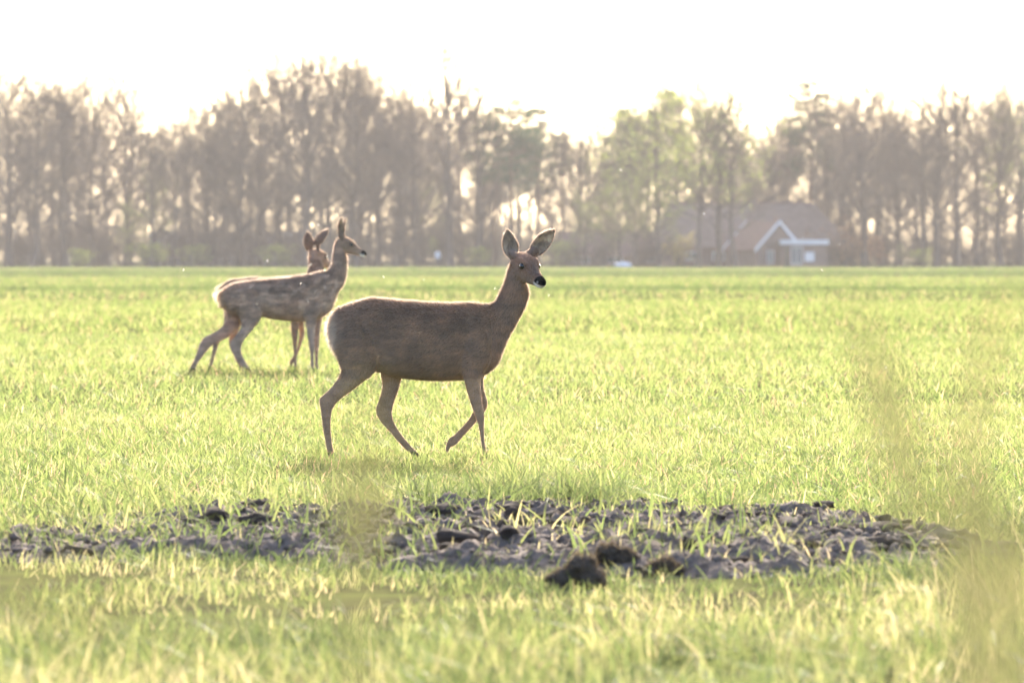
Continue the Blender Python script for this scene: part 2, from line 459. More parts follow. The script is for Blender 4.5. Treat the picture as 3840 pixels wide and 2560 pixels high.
def bare_tree(seed, H=20., base=.28, limbs=24, spread=1.0, lw=.45, leaf=0, leafmat=None, tw=1.0, fork=.8):
    r = np.random.default_rng(seed)
    m = 9; tz = np.linspace(0, 1, m)
    wob = np.cumsum(r.normal(size=(m, 2)) * .12, 0); wob[0] = 0
    trunk = np.stack([wob[:, 0], wob[:, 1], tz * H * fork], -1)[None]
    R0 = H * .0155
    rad = R0 * (1 - .8 * tz)[None]; rad[0, 0] *= 1.4
    T = Acc(); T.add(*tubes(trunk, rad, 7))
    C = Acc()
    # limbs
    t = np.sort(r.uniform(base / fork, 1, limbs)); t[-3:] = 1
    f = t * (m - 1); i = np.minimum(f.astype(int), m - 2); fr = (f - i)[:, None]
    P = trunk[0][i] * (1 - fr) + trunk[0][i + 1] * fr
    az = np.arange(limbs) * 2.4 + r.normal(size=limbs) * .4
    el = np.radians(20 + 40 * t + r.normal(size=limbs) * 9)
    Dv = np.stack([np.cos(az) * np.cos(el), np.sin(az) * np.cos(el), np.sin(el)], -1)
    Ln = H * .30 * spread * (1.1 - .35 * np.abs(t - .55)) * r.uniform(.75, 1.15, limbs)
    lim = curve_pts(P, Dv, Ln, r, .12, .28, 5)
    rl = (R0 * .42 * (1.1 - .6 * t))[:, None] * (1 - .75 * np.linspace(0, 1, 5))[None]
    T.add(*tubes(lim, rl, 5))
    P2, D2, L2 = children(lim, 9, r, .15, .6, .12, .48, Ln)
    b2 = curve_pts(P2, D2, L2, r, .15, .15, 4)
    C.add(*tubes(b2, np.full((len(P2), 4), .022) * np.array([1.2, .9, .65, .4]) * H / 20, 3))
    P3, D3, L3 = children(b2, 6, r, .12, .72, .08, .58, L2)
    b3 = curve_pts(P3, D3, L3, r, .15, .08, 3)
    C.add(*ribbons(b3[:, 0], b3[:, 1], b3[:, 2], np.full(len(P3), .014 * tw), np.full(len(P3), .007 * tw), r))
    P4, D4, L4 = children(b3, 8, r, .1, .8, .1, .62, L3)
    L4 = np.maximum(L4, .35)
    E4 = P4 + D4 * L4[:, None]
    s = unit(np.cross(D4, r.normal(size=D4.shape))) * (.005 * tw)
    V = np.stack([P4 - s, P4 + s, E4], 1).reshape(-1, 3)
    C.add(V, np.arange(len(P4) * 3).reshape(-1, 3))
    out = [('trunk', T.mesh('trunk', M_bark, True)), ('crown', C.mesh('crown', M_twig))]
    if leaf:
        k = r.choice(len(E4), leaf)
        LV, LF, LT = leaves(E4[k] + r.normal(size=(leaf, 3)) * .12, .22, r)
        A = Acc(); A.add(LV, LF, LT)
        out.append(('foliage', A.mesh('foliage', leafmat or M_bud)))
    return out

def pine_tree(seed, H=19., base=.5, wid=3.0, clumps=70, dens=85, conical=False):
    r = np.random.default_rng(seed)
    m = 8; tz = np.linspace(0, 1, m)
    wob = np.cumsum(r.normal(size=(m, 2)) * .1, 0); wob[0] = 0
    trunk = np.stack([wob[:, 0], wob[:, 1], tz * H * .97], -1)[None]
    T = Acc(); T.add(*tubes(trunk, (H * .012 * (1 - .85 * tz))[None], 7))
    t = r.uniform(base, 1, clumps) ** .9
    q = (t - base) / (1 - base)
    az = r.uniform(0, 6.28, clumps)
    w = wid * ((1 - q) * .95 + .08 if conical else np.sqrt(np.clip(1 - (q * 1.9 - .75) ** 2 / 1.4, .08, 1)))
    rr = w * np.sqrt(r.uniform(.15, 1, clumps))
    f = t * (m - 1); i = np.minimum(f.astype(int), m - 2)
    C0 = np.stack([np.cos(az) * rr, np.sin(az) * rr, t * H + .02 * H * r.normal(size=clumps)], -1)
    P0 = trunk[0][i] + np.array([0, 0, 0.0]); P0[:, 2] = C0[:, 2] - rr * (.35 if not conical else .05)
    P0[:, 2] = np.minimum(P0[:, 2], H * .95)
    lim = np.stack([P0, (P0 + C0) / 2 + np.array([0, 0, -.1]), C0], 1)
    T.add(*tubes(lim, np.full((clumps, 3), .05) * np.array([1.3, .8, .3]), 4))
    n = clumps * dens
    ci = np.repeat(np.arange(clumps), dens)
    cr = r.uniform(.55, 1.1, clumps)[ci][:, None]
    Pn = C0[ci] + r.normal(size=(n, 3)) * np.array([.55, .55, .28]) * cr
    d = unit(r.normal(size=(n, 3)) + np.array([0, 0, .5])); s = unit(np.cross(d, r.normal(size=(n, 3)))) * .055
    E = Pn + d * r.uniform(.25, .5, n)[:, None]
    V = np.stack([Pn - s, Pn + s, E], 1).reshape(-1, 3)
    C = Acc(); C.add(V, np.arange(n * 3).reshape(-1, 3), np.repeat(r.random(n), 3))
    return [('trunk', T.mesh('trunk', M_pine_bark, True)), ('crown', C.mesh('crown', M_needle))]

def shrub(seed, H=3., W=2., stems=16, leaf=0, leafmat=None):
    r = np.random.default_rng(seed)
    P = r.normal(size=(stems, 3)) * np.array([W * .22, W * .15, 0]); P[:, 2] = -.05
    D = unit(np.stack([r.normal(size=stems) * .4 * W / H * 1.5, r.normal(size=stems) * .35, np.ones(stems)], -1))
    L = H * r.uniform(.55, .9, stems)
    b1 = curve_pts(P, D, L, r, .15, .05, 4)
    T = Acc(); T.add(*tubes(b1, np.full((stems, 4), .03) * np.array([1, .8, .6, .35]), 4))
    P2, D2, L2 = children(b1, 9, r, .12, .55, .1, .42, L)
    b2 = curve_pts(P2, D2, L2, r, .15, .1, 3)
    C = Acc(); C.add(*ribbons(b2[:, 0], b2[:, 1], b2[:, 2], np.full(len(P2), .014), np.full(len(P2), .007), r))
    P3, D3, L3 = children(b2, 9, r, .1, .6, .1, .55, L2)
    E = P3 + D3 * L3[:, None]; s = unit(np.cross(D3, r.normal(size=D3.shape))) * .011
    C.add(np.stack([P3 - s, P3 + s, E], 1).reshape(-1, 3), np.arange(len(P3) * 3).reshape(-1, 3))
    out = [('stems', T.mesh('stems', M_bark, True)), ('crown', C.mesh('crown', M_twig))]
    if leaf:
        k = r.choice(len(E), leaf); LV, LF, LT = leaves(E[k] + r.normal(size=(leaf, 3)) * .1, .16, r)
        A = Acc(); A.add(LV, LF, LT); out.append(('foliage', A.mesh('foliage', leafmat)))
    return out

KIND = {
 'bare': [bare_tree(s, 20, base=.14, limbs=32, spread=1.0, tw=1.15) for s in (1, 2, 3, 4)],
 'broad': [bare_tree(s, 20, base=.16, limbs=34, spread=1.25, tw=1.2) for s in (11, 12)],
 'slim': [bare_tree(s, 20, base=.2, limbs=28, spread=.68, fork=.88, tw=1.15) for s in (21, 22, 23)],
 'open': [bare_tree(31, 22, base=.42, limbs=17, spread=.8, fork=.85, tw=.8)],
 'bud': [bare_tree(s, 20, base=.22, limbs=26, spread=.85, leaf=3200) for s in (41, 42)],
 'pine': [pine_tree(s) for s in (51, 52, 53)],
 'sapling': [bare_tree(s, 20, base=.06, limbs=30, spread=1.0, fork=.9, tw=1.7) for s in (45, 46, 47)],
 'thicket': [shrub(s, 4.2, 3.6, 26) for s in (71, 72, 73)],
 'green': [shrub(s, 3.0, 2.6, 16, 1500, M_bud) for s in (81, 82)],
 'gold': [shrub(91, 3.2, 2.6, 16, 1600, M_gold)],
 'rust': [shrub(95, 3.4, 3.4, 18, 2600, M_rust)],
 'young': [bare_tree(99, 20, base=.3, limbs=20, spread=.75, leaf=2600)],
}
NAT = {'thicket': 4.2, 'green': 3.0, 'gold': 3.2, 'rust': 3.4, 'pine': 19., 'open': 22.}
INFO = {
 'bare': ('bare_tree', 'leafless grey-brown tree with a full twiggy crown in the wood', 'tree', 'bare trees of the wood'),
 'broad': ('bare_tree', 'leafless tree with very wide dense crown of fine twigs', 'tree', 'broad bare trees of the wood'),
 'slim': ('slim_tree', 'slim leafless tree with narrow upright crown in the wood', 'tree', 'slim bare trees of the wood'),
 'open': ('tall_tree', 'tallest bare tree with dark straight trunk and thin open crown', 'tree', None),
 'bud': ('budding_tree', 'tree with yellow-green opening leaves beside the farmhouse', 'tree', 'budding trees by the farmhouse'),
 'pine': ('pine_tree', 'pine with bare trunk and dark grey-green needle crown', 'tree', 'pines in the wood'),
 'sapling': ('sapling', 'short leafless sapling branching from near the ground under the taller trees', 'tree', 'saplings under the trees'),
 'thicket': ('thicket_shrub', 'leafless brown shrub in the undergrowth along the wood edge', 'shrub', 'undergrowth along the wood edge'),
 'green': ('green_shrub', 'shrub with fresh yellow-green leaves at the field edge', 'shrub', 'green shrubs at the wood edge'),
 'gold': ('yellow_shrub', 'golden yellow shrub in front of the farmhouse roof', 'shrub', None),
 'rust': ('rusty_shrub', 'rust-brown hedge shrub right beside the white-roofed bay', 'shrub', 'rusty hedge shrubs by the farmhouse'),
 'young': ('young_tree', 'small young tree with bright pale green leaves at the field edge', 'tree', 'young green trees at the field edge'),
}
used_first = {}
BASE = {'bare': 'leafless full-crowned tree', 'broad': 'leafless tree with very wide twiggy crown', 'slim': 'slim leafless tree', 'pine': 'dark green pine',
        'sapling': 'leafless sapling', 'thicket': 'leafless brown undergrowth shrub', 'bud': 'tree with yellow-green opening leaves',
        'green': 'shrub with fresh green leaves', 'young': 'small bright green young tree'}
def whichone(kind, u, Ht, D):
    u = u / S
    zone = next(z for lim, z in ((330, 'beyond the fence past the grey shed'), (710, 'behind the long grey shed'), (1110, 'behind the fence near the distant person'),
                                 (1290, 'between the distant person and the tiled barn'), (1530, 'around the red tiled barn'), (1960, 'behind the farmhouse'),
                                 (9999, 'past the rusty hedge by the farmhouse')) if u < lim)
    big = dict(sapling=(9, 6.5), thicket=(4.6, 3.2), young=(3, 2)).get(kind, (19, 15))
    if kind in ('green', 'young', 'bud'): zone = zone.replace('behind', 'by'); size = ''
    else: size = 'tall ' if Ht > big[0] else ('medium-height ' if Ht > big[1] else 'low ')
    row = '' if kind in ('green', 'young', 'bud', 'broad') else (', front row' if D < 550 else ', deeper row')
    return size + BASE[kind] + ' ' + zone + row
S = 3840 / 2352
def plant(kind, u, vtop, D, k=None, wide=1.0, label=None, r=np.random.default_rng(3), nogroup=False):
    nm, lab, cat, grp = INFO[kind]
    var = KIND[kind][(k if k is not None else r.integers(100)) % len(KIND[kind])]
    Ht = HC - (vtop - HOR) / FPX * D
    s = Ht / NAT.get(kind, 20.)
    root = link(nm, None, loc=((u - 1920) / FPX * D, D, 0), rz=r.uniform(0, 6.28), scale=(s * wide, s * wide, s))
    tag(root, label or (whichone(kind, u, Ht, D) if kind in BASE else lab), cat, None if nogroup else grp)
    for pn, me in var:
        link(pn, me, None, root)
    return root
S = 3840 / 2352
front = [(20, 150, 'bare'), (78, 168, 'bare'), (150, 190, 'slim'), (212, 168, 'broad'), (290, 182, 'broad'), (350, 300, 'slim'),
 (398, 290, 'slim'), (440, 238, 'bare'), (488, 250, 'slim'), (548, 205, 'bare'), (592, 178, 'bare'), (648, 132, 'broad'), (705, 140, 'slim'),
 (760, 138, 'broad'), (822, 128, 'bare'), (868, 165, 'bare'), (912, 195, 'slim'), (960, 200, 'bare'), (1034, 92, 'open'), (1092, 185, 'slim'),
 (1135, 255, 'pine'), (1178, 240, 'pine'), (1238, 246, 'pine'), (1288, 300, 'slim'), (1335, 268, 'slim'),
 (1395, 262, 'bud'), (1440, 262, 'pine'), (1478, 250, 'bud'), (1520, 208, 'bud'), (1560, 205, 'bud'), (1604, 215, 'bud'), (1650, 182, 'bud'), (1690, 245, 'slim'),
 (1728, 310, 'slim'), (1772, 280, 'slim'), (1815, 260, 'slim'), (1862, 200, 'pine'), (1905, 215, 'bare'), (1948, 220, 'slim'), (1985, 210, 'bare'),
 (2025, 205, 'slim'), (2068, 225, 'bare'), (2112, 208, 'slim'), (2150, 205, 'bare'), (2200, 200, 'slim'), (2248, 215, 'bare'), (2300, 192, 'slim'), (2338, 190, 'bud')]
rt = np.random.default_rng(12)
for i, (u, v, kd) in enumerate(front):
    inh = 1500 < u < 1960                      # behind the farmhouse
    D = rt.uniform(545, 560) if inh else rt.uniform(531, 548)
    if 1370 < u < 1500: D = rt.uniform(568, 575)
    if 1590 < u < 1710: D = rt.uniform(516, 521)      # before the farmhouse
    plant(kd, u * S, v * S, D, i, wide=rt.uniform(1.0, 1.25))
# deeper rows
for i in range(56):
    u = -60 + i * 44.4 + rt.uniform(-14, 14)
    if 345 < u < 395 or 1275 < u < 1325 or 1710 < u < 1800: 
        if rt.random() < .7: continue
    near = min(front, key=lambda a: abs(a[0] - u))
    v = near[1] * S + rt.uniform(20, 130)
    kd = 'pine' if 1120 < u < 1260 or (1380 < u < 1680 and rt.random() < .5) else ('slim' if rt.random() < .55 else 'bare')
    D = rt.uniform(575, 660)
    plant(kd, u * S, v / 1.0 - 0, D, i)
# undergrowth
for i in range(68):
    u = -50 + i * 36.5 + rt.uniform(-14, 14)
    if (1285 < u < 1340 or 350 < u < 385) and rt.random() < .6: continue
    D = rt.uniform(556, 572) if 1300 < u < 1960 else rt.uniform(534, 600)
    plant('sapling', u * S, rt.uniform(500, 800), D, i, wide=rt.uniform(1.1, 1.6))
for i in range(90):
    u = -40 + i * 27.5 + rt.uniform(-12, 12)
    if 1300 < u < 1960: D = rt.uniform(552, 566)
    else: D = rt.uniform(532, 590)
    if 1280 < u < 1360 and rt.random() < .5: continue
    plant('thicket', u * S, rt.uniform(790, 925), D, i, wide=rt.uniform(1.1, 1.6))
for (u, v, kd, D, w_) in [(993, 545, 'young', 529, .9), (1408, 536, 'young', 526, .8), (2072, 560, 'young', 527, 1.3), (360, 420, 'bud', 540, 1.0),
                       (300, 480, 'bud', 538, 1.0), (980, 440, 'bud', 556, .9)]:
    plant(kd, u * S, v * S, D, 0, wide=w_)
for (u, v, D) in [(1345, 470, 524), (1425, 430, 525), (1462, 450, 523), (1512, 420, 522)]:
    plant('bud', u * S, v * S, D, int(u), wide=1.3)
for (u, v, D) in [(1325, 545, 526), (1380, 540, 525), (1470, 550, 526), (1500, 538, 524)]:
    plant('thicket', u * S, v * S, D, int(u), wide=1.2)
for (u, v, kd, D, w_) in [(1292, 552, 'green', 528, 1.2), (1095, 565, 'green', 529, 1.0), (340, 555, 'green', 531, 1.3), (640, 560, 'green', 531, 1.5), (455, 560, 'green', 531, 1.2),
                       (180, 570, 'green', 531, 1.2), (1555, 540, 'gold', 525, .95), (1935, 520, 'rust', 533, 1.2), (1985, 545, 'rust', 534, 1.0), (2120, 570, 'green', 533, 1.2)]:
    plant(kd, u * S, v * S, D, 1, wide=w_)

# wire fence along the wood edge
M_post = noise_mat('fence_wood', (.16, .13, .11), (.26, .22, .19), scale=5)
fence = tag(link('wire_fence', None, loc=(0, 529.5, 0)), 'thin wire fence on wooden posts along the wood edge', 'fence')
pm = MB().box(-.05, .05, -.05, .05, -.1, 1.15); pme = bpy.data.meshes.new('post'); pme.from_pydata(pm.V, [], pm.F); pme.materials.append(M_post)
fx0 = (-200 - 1920) / FPX * 529.5; fx1 = (2080 - 1920) / FPX * 529.5
for i in range(int((fx1 - fx0) / 4) + 1):
    link('post', pme, None, fence, loc=(fx0 + i * 4, 0, 0))
for z in (.35, .7, 1.05):
    MB().box(fx0, fx1, -.062, -.054, z, z + .008).build('wire', M_grey, fence)

# bird above the trees
bp = px(3020, 292, 500)
bird = tag(link('bird', None, loc=bp), 'brown bird flying above the treetops behind the farmhouse', 'bird')
M_bird = noise_mat('brown_plumage', (.1, .075, .06), (.17, .13, .1), scale=8)
# ------------------------------------------------------------------ lofted animals
def catmull(P, k):
    P = np.asarray(P, float); n = len(P); out = []
    for i in range(n - 1):
        p0 = P[max(i - 1, 0)]; p1 = P[i]; p2 = P[i + 1]; p3 = P[min(i + 2, n - 1)]
        for j in range(k):
            t = j / k
            out.append(.5 * ((2 * p1) + (-p0 + p2) * t + (2 * p0 - 5 * p1 + 4 * p2 - p3) * t * t + (-p0 + 3 * p1 - 3 * p2 + p3) * t ** 3))
    out.append(P[-1]); return np.array(out)
class Body:
    def __init__(s): s.V = []; s.F = []; s.id = []; s.n = 0
    def add(s, V, F, idn):
        s.V.append(np.asarray(V)); s.F += [[i + s.n for i in f] for f in F]; s.id += [idn] * len(V); s.n += len(V)
    def loft(s, ribs, idn, k=5, seg=20, e=1.0):
        """ribs: (centre, half vector a, half vector b)"""
        R = catmull([np.concatenate(r) for r in ribs], k)
        C, A, B = R[:, :3], R[:, 3:6], R[:, 6:9]
        # rounded caps
        d0 = unit((C[0] - C[1])[None])[0]; d1 = unit((C[-1] - C[-2])[None])[0]
        h0 = min(np.linalg.norm(A[0]), np.linalg.norm(B[0])) * .5; h1 = min(np.linalg.norm(A[-1]), np.linalg.norm(B[-1])) * .5
        C = np.concatenate([[C[0] + d0 * h0], [C[0] + d0 * h0 * .7], C, [C[-1] + d1 * h1 * .7], [C[-1] + d1 * h1]])
        A = np.concatenate([[A[0] * .3], [A[0] * .75], A, [A[-1] * .75], [A[-1] * .3]])
        B = np.concatenate([[B[0] * .3], [B[0] * .75], B, [B[-1] * .75], [B[-1] * .3]])
        ang = np.arange(seg) / seg * 2 * np.pi
        ca, sa = np.cos(ang), np.sin(ang)
        ca = np.sign(ca) * np.abs(ca) ** e; sa = np.sign(sa) * np.abs(sa) ** e
        V = C[:, None] + A[:, None] * ca[None, :, None] + B[:, None] * sa[None, :, None]
        m = len(C); F = []
        for i in range(m - 1):
            for j in range(seg):
                j2 = (j + 1) % seg
                F.append([i * seg + j, i * seg + j2, (i + 1) * seg + j2, (i + 1) * seg + j])
        F.append(list(range(seg))[::-1]); F.append([(m - 1) * seg + j for j in range(seg)])
        s.add(V.reshape(-1, 3), F, idn)
    def remesh(s, voxel, smooth=6):
        V = np.concatenate(s.V)
        me = bpy.data.meshes.new('tmp'); me.from_pydata([tuple(v) for v in V], [], s.F)
        ob = bpy.data.objects.new('tmp', me); COL.objects.link(ob)
        md = ob.modifiers.new('r', 'REMESH'); md.mode = 'VOXEL'; md.voxel_size = voxel
        dg = bpy.context.evaluated_depsgraph_get(); ev = ob.evaluated_get(dg)
        m2 = bpy.data.meshes.new_from_object(ev)
        bpy.data.objects.remove(ob); bpy.data.meshes.remove(me)
        n = len(m2.vertices); co = np.empty(n * 3); m2.vertices.foreach_get('co', co); co = co.reshape(-1, 3)
        ed = np.empty(len(m2.edges) * 2, dtype=np.int32); m2.edges.foreach_get('vertices', ed); ed = ed.reshape(-1, 2)
        deg = np.bincount(ed.ravel(), minlength=n).astype(float); deg[deg == 0] = 1
        def lap(c):
            o = np.zeros_like(c)
            for a in range(3):
                o[:, a] = np.bincount(ed[:, 0], c[ed[:, 1], a], n) + np.bincount(ed[:, 1], c[ed[:, 0], a], n)
            return o / deg[:, None] - c
        for _ in range(smooth):
            co = co + .6 * lap(co); co = co - .58 * lap(co)
        co = co + .5 * lap(co)
        m2.vertices.foreach_set('co', co.astype(np.float32).ravel())
        m2.polygons.foreach_set('use_smooth', np.ones(len(m2.polygons), dtype=bool)); m2.update()
        kd = kdtree.KDTree(len(V))
        for i, v in enumerate(V): kd.insert(v, i)
        kd.balance(); ids = np.array(s.id)
        near = np.array([kd.find(c)[1] for c in co])
        nr = np.empty(n * 3); m2.vertices.foreach_get('normal', nr)
        return m2, co, nr.reshape(-1, 3), ids[near], near, V

# bird: body and two raised wings
B_ = Body()
B_.loft([(np.array([-.28, 0, -.02]), np.array([0, 0, .02]), np.array([0, .05, 0])), (np.array([-.1, 0, 0]), np.array([0, 0, .06]), np.array([0, .06, 0])),
         (np.array([.08, 0, .01]), np.array([0, 0, .075]), np.array([0, .07, 0])), (np.array([.22, 0, .05]), np.array([0, 0, .04]), np.array([0, .04, 0])),
         (np.array([.3, 0, .05]), np.array([0, 0, .012]), np.array([0, .012, 0]))], 0, 4, 12)
for sd in (-1, 1):
    B_.loft([(np.array([.02, sd * .05, .03]), np.array([.13, 0, 0]), np.array([0, 0, .025])), (np.array([-.02 - .1 * (sd < 0), sd * .3, -.08 if sd > 0 else .22]), np.array([.15, 0, 0]), np.array([0, 0, .018])),
             (np.array([-.12 - .3 * (sd < 0), sd * .5, -.28 if sd > 0 else .42]), np.array([.07, 0, 0]), np.array([0, 0, .012]))], 1, 5, 10)
bm_, *_r = B_.remesh(.016, 2); bm_.materials.append(M_bird)
link('body', bm_, None, bird)

# far person in white top and dark trousers
pp = px(1641, 1003, 524)
B_ = Body()
v3 = lambda *a: np.array(a, float)
B_.loft([(v3(0, 0, .86), v3(.16, 0, 0), v3(0, .11, 0)), (v3(0, 0, 1.0), v3(.155, 0, 0), v3(0, .11, 0)), (v3(0, 0, 1.15), v3(.15, 0, 0), v3(0, .1, 0)),
         (v3(.01, 0, 1.32), v3(.19, 0, 0), v3(0, .11, 0)), (v3(.01, 0, 1.42), v3(.15, 0, 0), v3(0, .08, 0)), (v3(.015, 0, 1.48), v3(.055, 0, 0), v3(0, .055, 0))], 1, 4, 16)
B_.loft([(v3(.015, 0, 1.44), v3(.05, 0, 0), v3(0, .05, 0)), (v3(.02, 0, 1.52), v3(.055, 0, 0), v3(0, .06, 0)), (v3(.025, 0, 1.6), v3(.075, 0, 0), v3(0, .09, 0)),
         (v3(.025, 0, 1.68), v3(.07, 0, 0), v3(0, .085, 0)), (v3(.02, 0, 1.73), v3(.035, 0, 0), v3(0, .04, 0))], 2, 4, 14)
for sd, st in ((-1, -.16), (1, .16)):
    B_.loft([(v3(sd * .085, 0, .92), v3(.09, 0, 0), v3(0, .1, 0)), (v3(sd * .09 + st * .4, 0, .5), v3(.06, 0, 0), v3(0, .065, 0)), (v3(sd * .09 + st * .8, .03, .1), v3(.042, 0, 0), v3(0, .05, 0)),
             (v3(sd * .09 + st * .8, .0, .03), v3(.045, 0, 0), v3(0, .1, 0))], 0, 4, 12)
    B_.loft([(v3(sd * .18, 0, 1.38), v3(.055, 0, 0), v3(0, .055, 0)), (v3(sd * .24, 0, 1.12), v3(.042, 0, 0), v3(0, .045, 0)), (v3(sd * .22, -.08, .9), v3(.032, 0, 0), v3(0, .035, 0)), (v3(sd * .21, -.12, .8), v3(.02, 0, 0), v3(0, .04, 0))], 1 if True else 0, 4, 10)
pm_, pco, pn_, pid, _a, _b = B_.remesh(.014, 3)
pc = np.where((pid == 1)[:, None], v3(.78, .8, .82), np.where((pid == 2)[:, None], v3(.5, .34, .26), v3(.035, .042, .05)))
pc[(pid == 2) & (pco[:, 2] > 1.66)] = (.12, .08, .05)
pc[(pid == 1) & (pco[:, 2] < .88) & (np.abs(pco[:, 0]) > .15)] = (.5, .34, .26)
cattr(pm_, 'Col', pc)
M_person, N, L = new_mat('person_clothes'); p = N.new('ShaderNodeBsdfPrincipled'); o_ = N.new('ShaderNodeOutputMaterial'); at = N.new('ShaderNodeAttribute'); at.attribute_name = 'Col'
L.new(at.outputs['Color'], p.inputs['Base Color']); L.new(p.outputs[0], o_.inputs[0]); p.inputs['Roughness'].default_value = .9
pm_.materials.append(M_person)
tag(link('person', pm_, None, loc=(pp[0], 524, 0)), 'distant person in white top and dark trousers at the field edge', 'person')

# ------------------------------------------------------------------ deer
def fur_mat(name, mottle=0.25, trans=0.0):
    m, N, L = new_mat(name)
    out = N.new('ShaderNodeOutputMaterial'); at = N.new('ShaderNodeAttribute'); at.attribute_name = 'Col'
    tc = N.new('ShaderNodeTexCoord'); no = N.new('ShaderNodeTexNoise'); no.inputs['Scale'].default_value = 26; no.inputs['Detail'].default_value = 5
    mp = N.new('ShaderNodeMapping'); mp.inputs['Scale'].default_value = (.45, 1, 1.3); mp.inputs['Rotation'].default_value = (0, .35, 0)
    L.new(tc.outputs['Object'], mp.inputs[0]); L.new(mp.outputs[0], no.inputs[0])
    mr = N.new('ShaderNodeMapRange'); mr.inputs[1].default_value = .3; mr.inputs[2].default_value = .7
    mr.inputs[3].default_value = 1 - mottle; mr.inputs[4].default_value = 1 + mottle
    L.new(no.outputs[0], mr.inputs[0])
    mul = N.new('ShaderNodeVectorMath'); mul.operation = 'SCALE'
    L.new(at.outputs['Color'], mul.inputs[0]); L.new(mr.outputs[0], mul.inputs['Scale'])
    d = N.new('ShaderNodeBsdfDiffuse'); d.inputs['Roughness'].default_value = .6
    L.new(mul.outputs[0], d.inputs[0])
    if trans:
        t = N.new('ShaderNodeBsdfTranslucent'); L.new(mul.outputs[0], t.inputs[0])
        g = N.new('ShaderNodeBsdfGlossy'); g.inputs['Roughness'].default_value = .4; g.inputs[0].default_value = (.9, .8, .7, 1)
        mx = N.new('ShaderNodeMixShader'); mx.inputs[0].default_value = trans
        L.new(d.outputs[0], mx.inputs[1]); L.new(t.outputs[0], mx.inputs[2])
        m2 = N.new('ShaderNodeMixShader'); m2.inputs[0].default_value = .06
        L.new(mx.outputs[0], m2.inputs[1]); L.new(g.outputs[0], m2.inputs[2]); L.new(m2.outputs[0], out.inputs[0])
    else:
        L.new(d.outputs[0], out.inputs[0])
    return m
M_eye, N, L = new_mat('deer_eye'); p = N.new('ShaderNodeBsdfPrincipled'); o_ = N.new('ShaderNodeOutputMaterial'); L.new(p.outputs[0], o_.inputs[0])
p.inputs['Base Color'].default_value = (.008, .006, .005, 1); p.inputs['Roughness'].default_value = .06; p.inputs['Coat Weight'].default_value = .6

IDS = dict(torso=0, neck=1, head=2, ear_in=3, ear_out=4, leg=5)

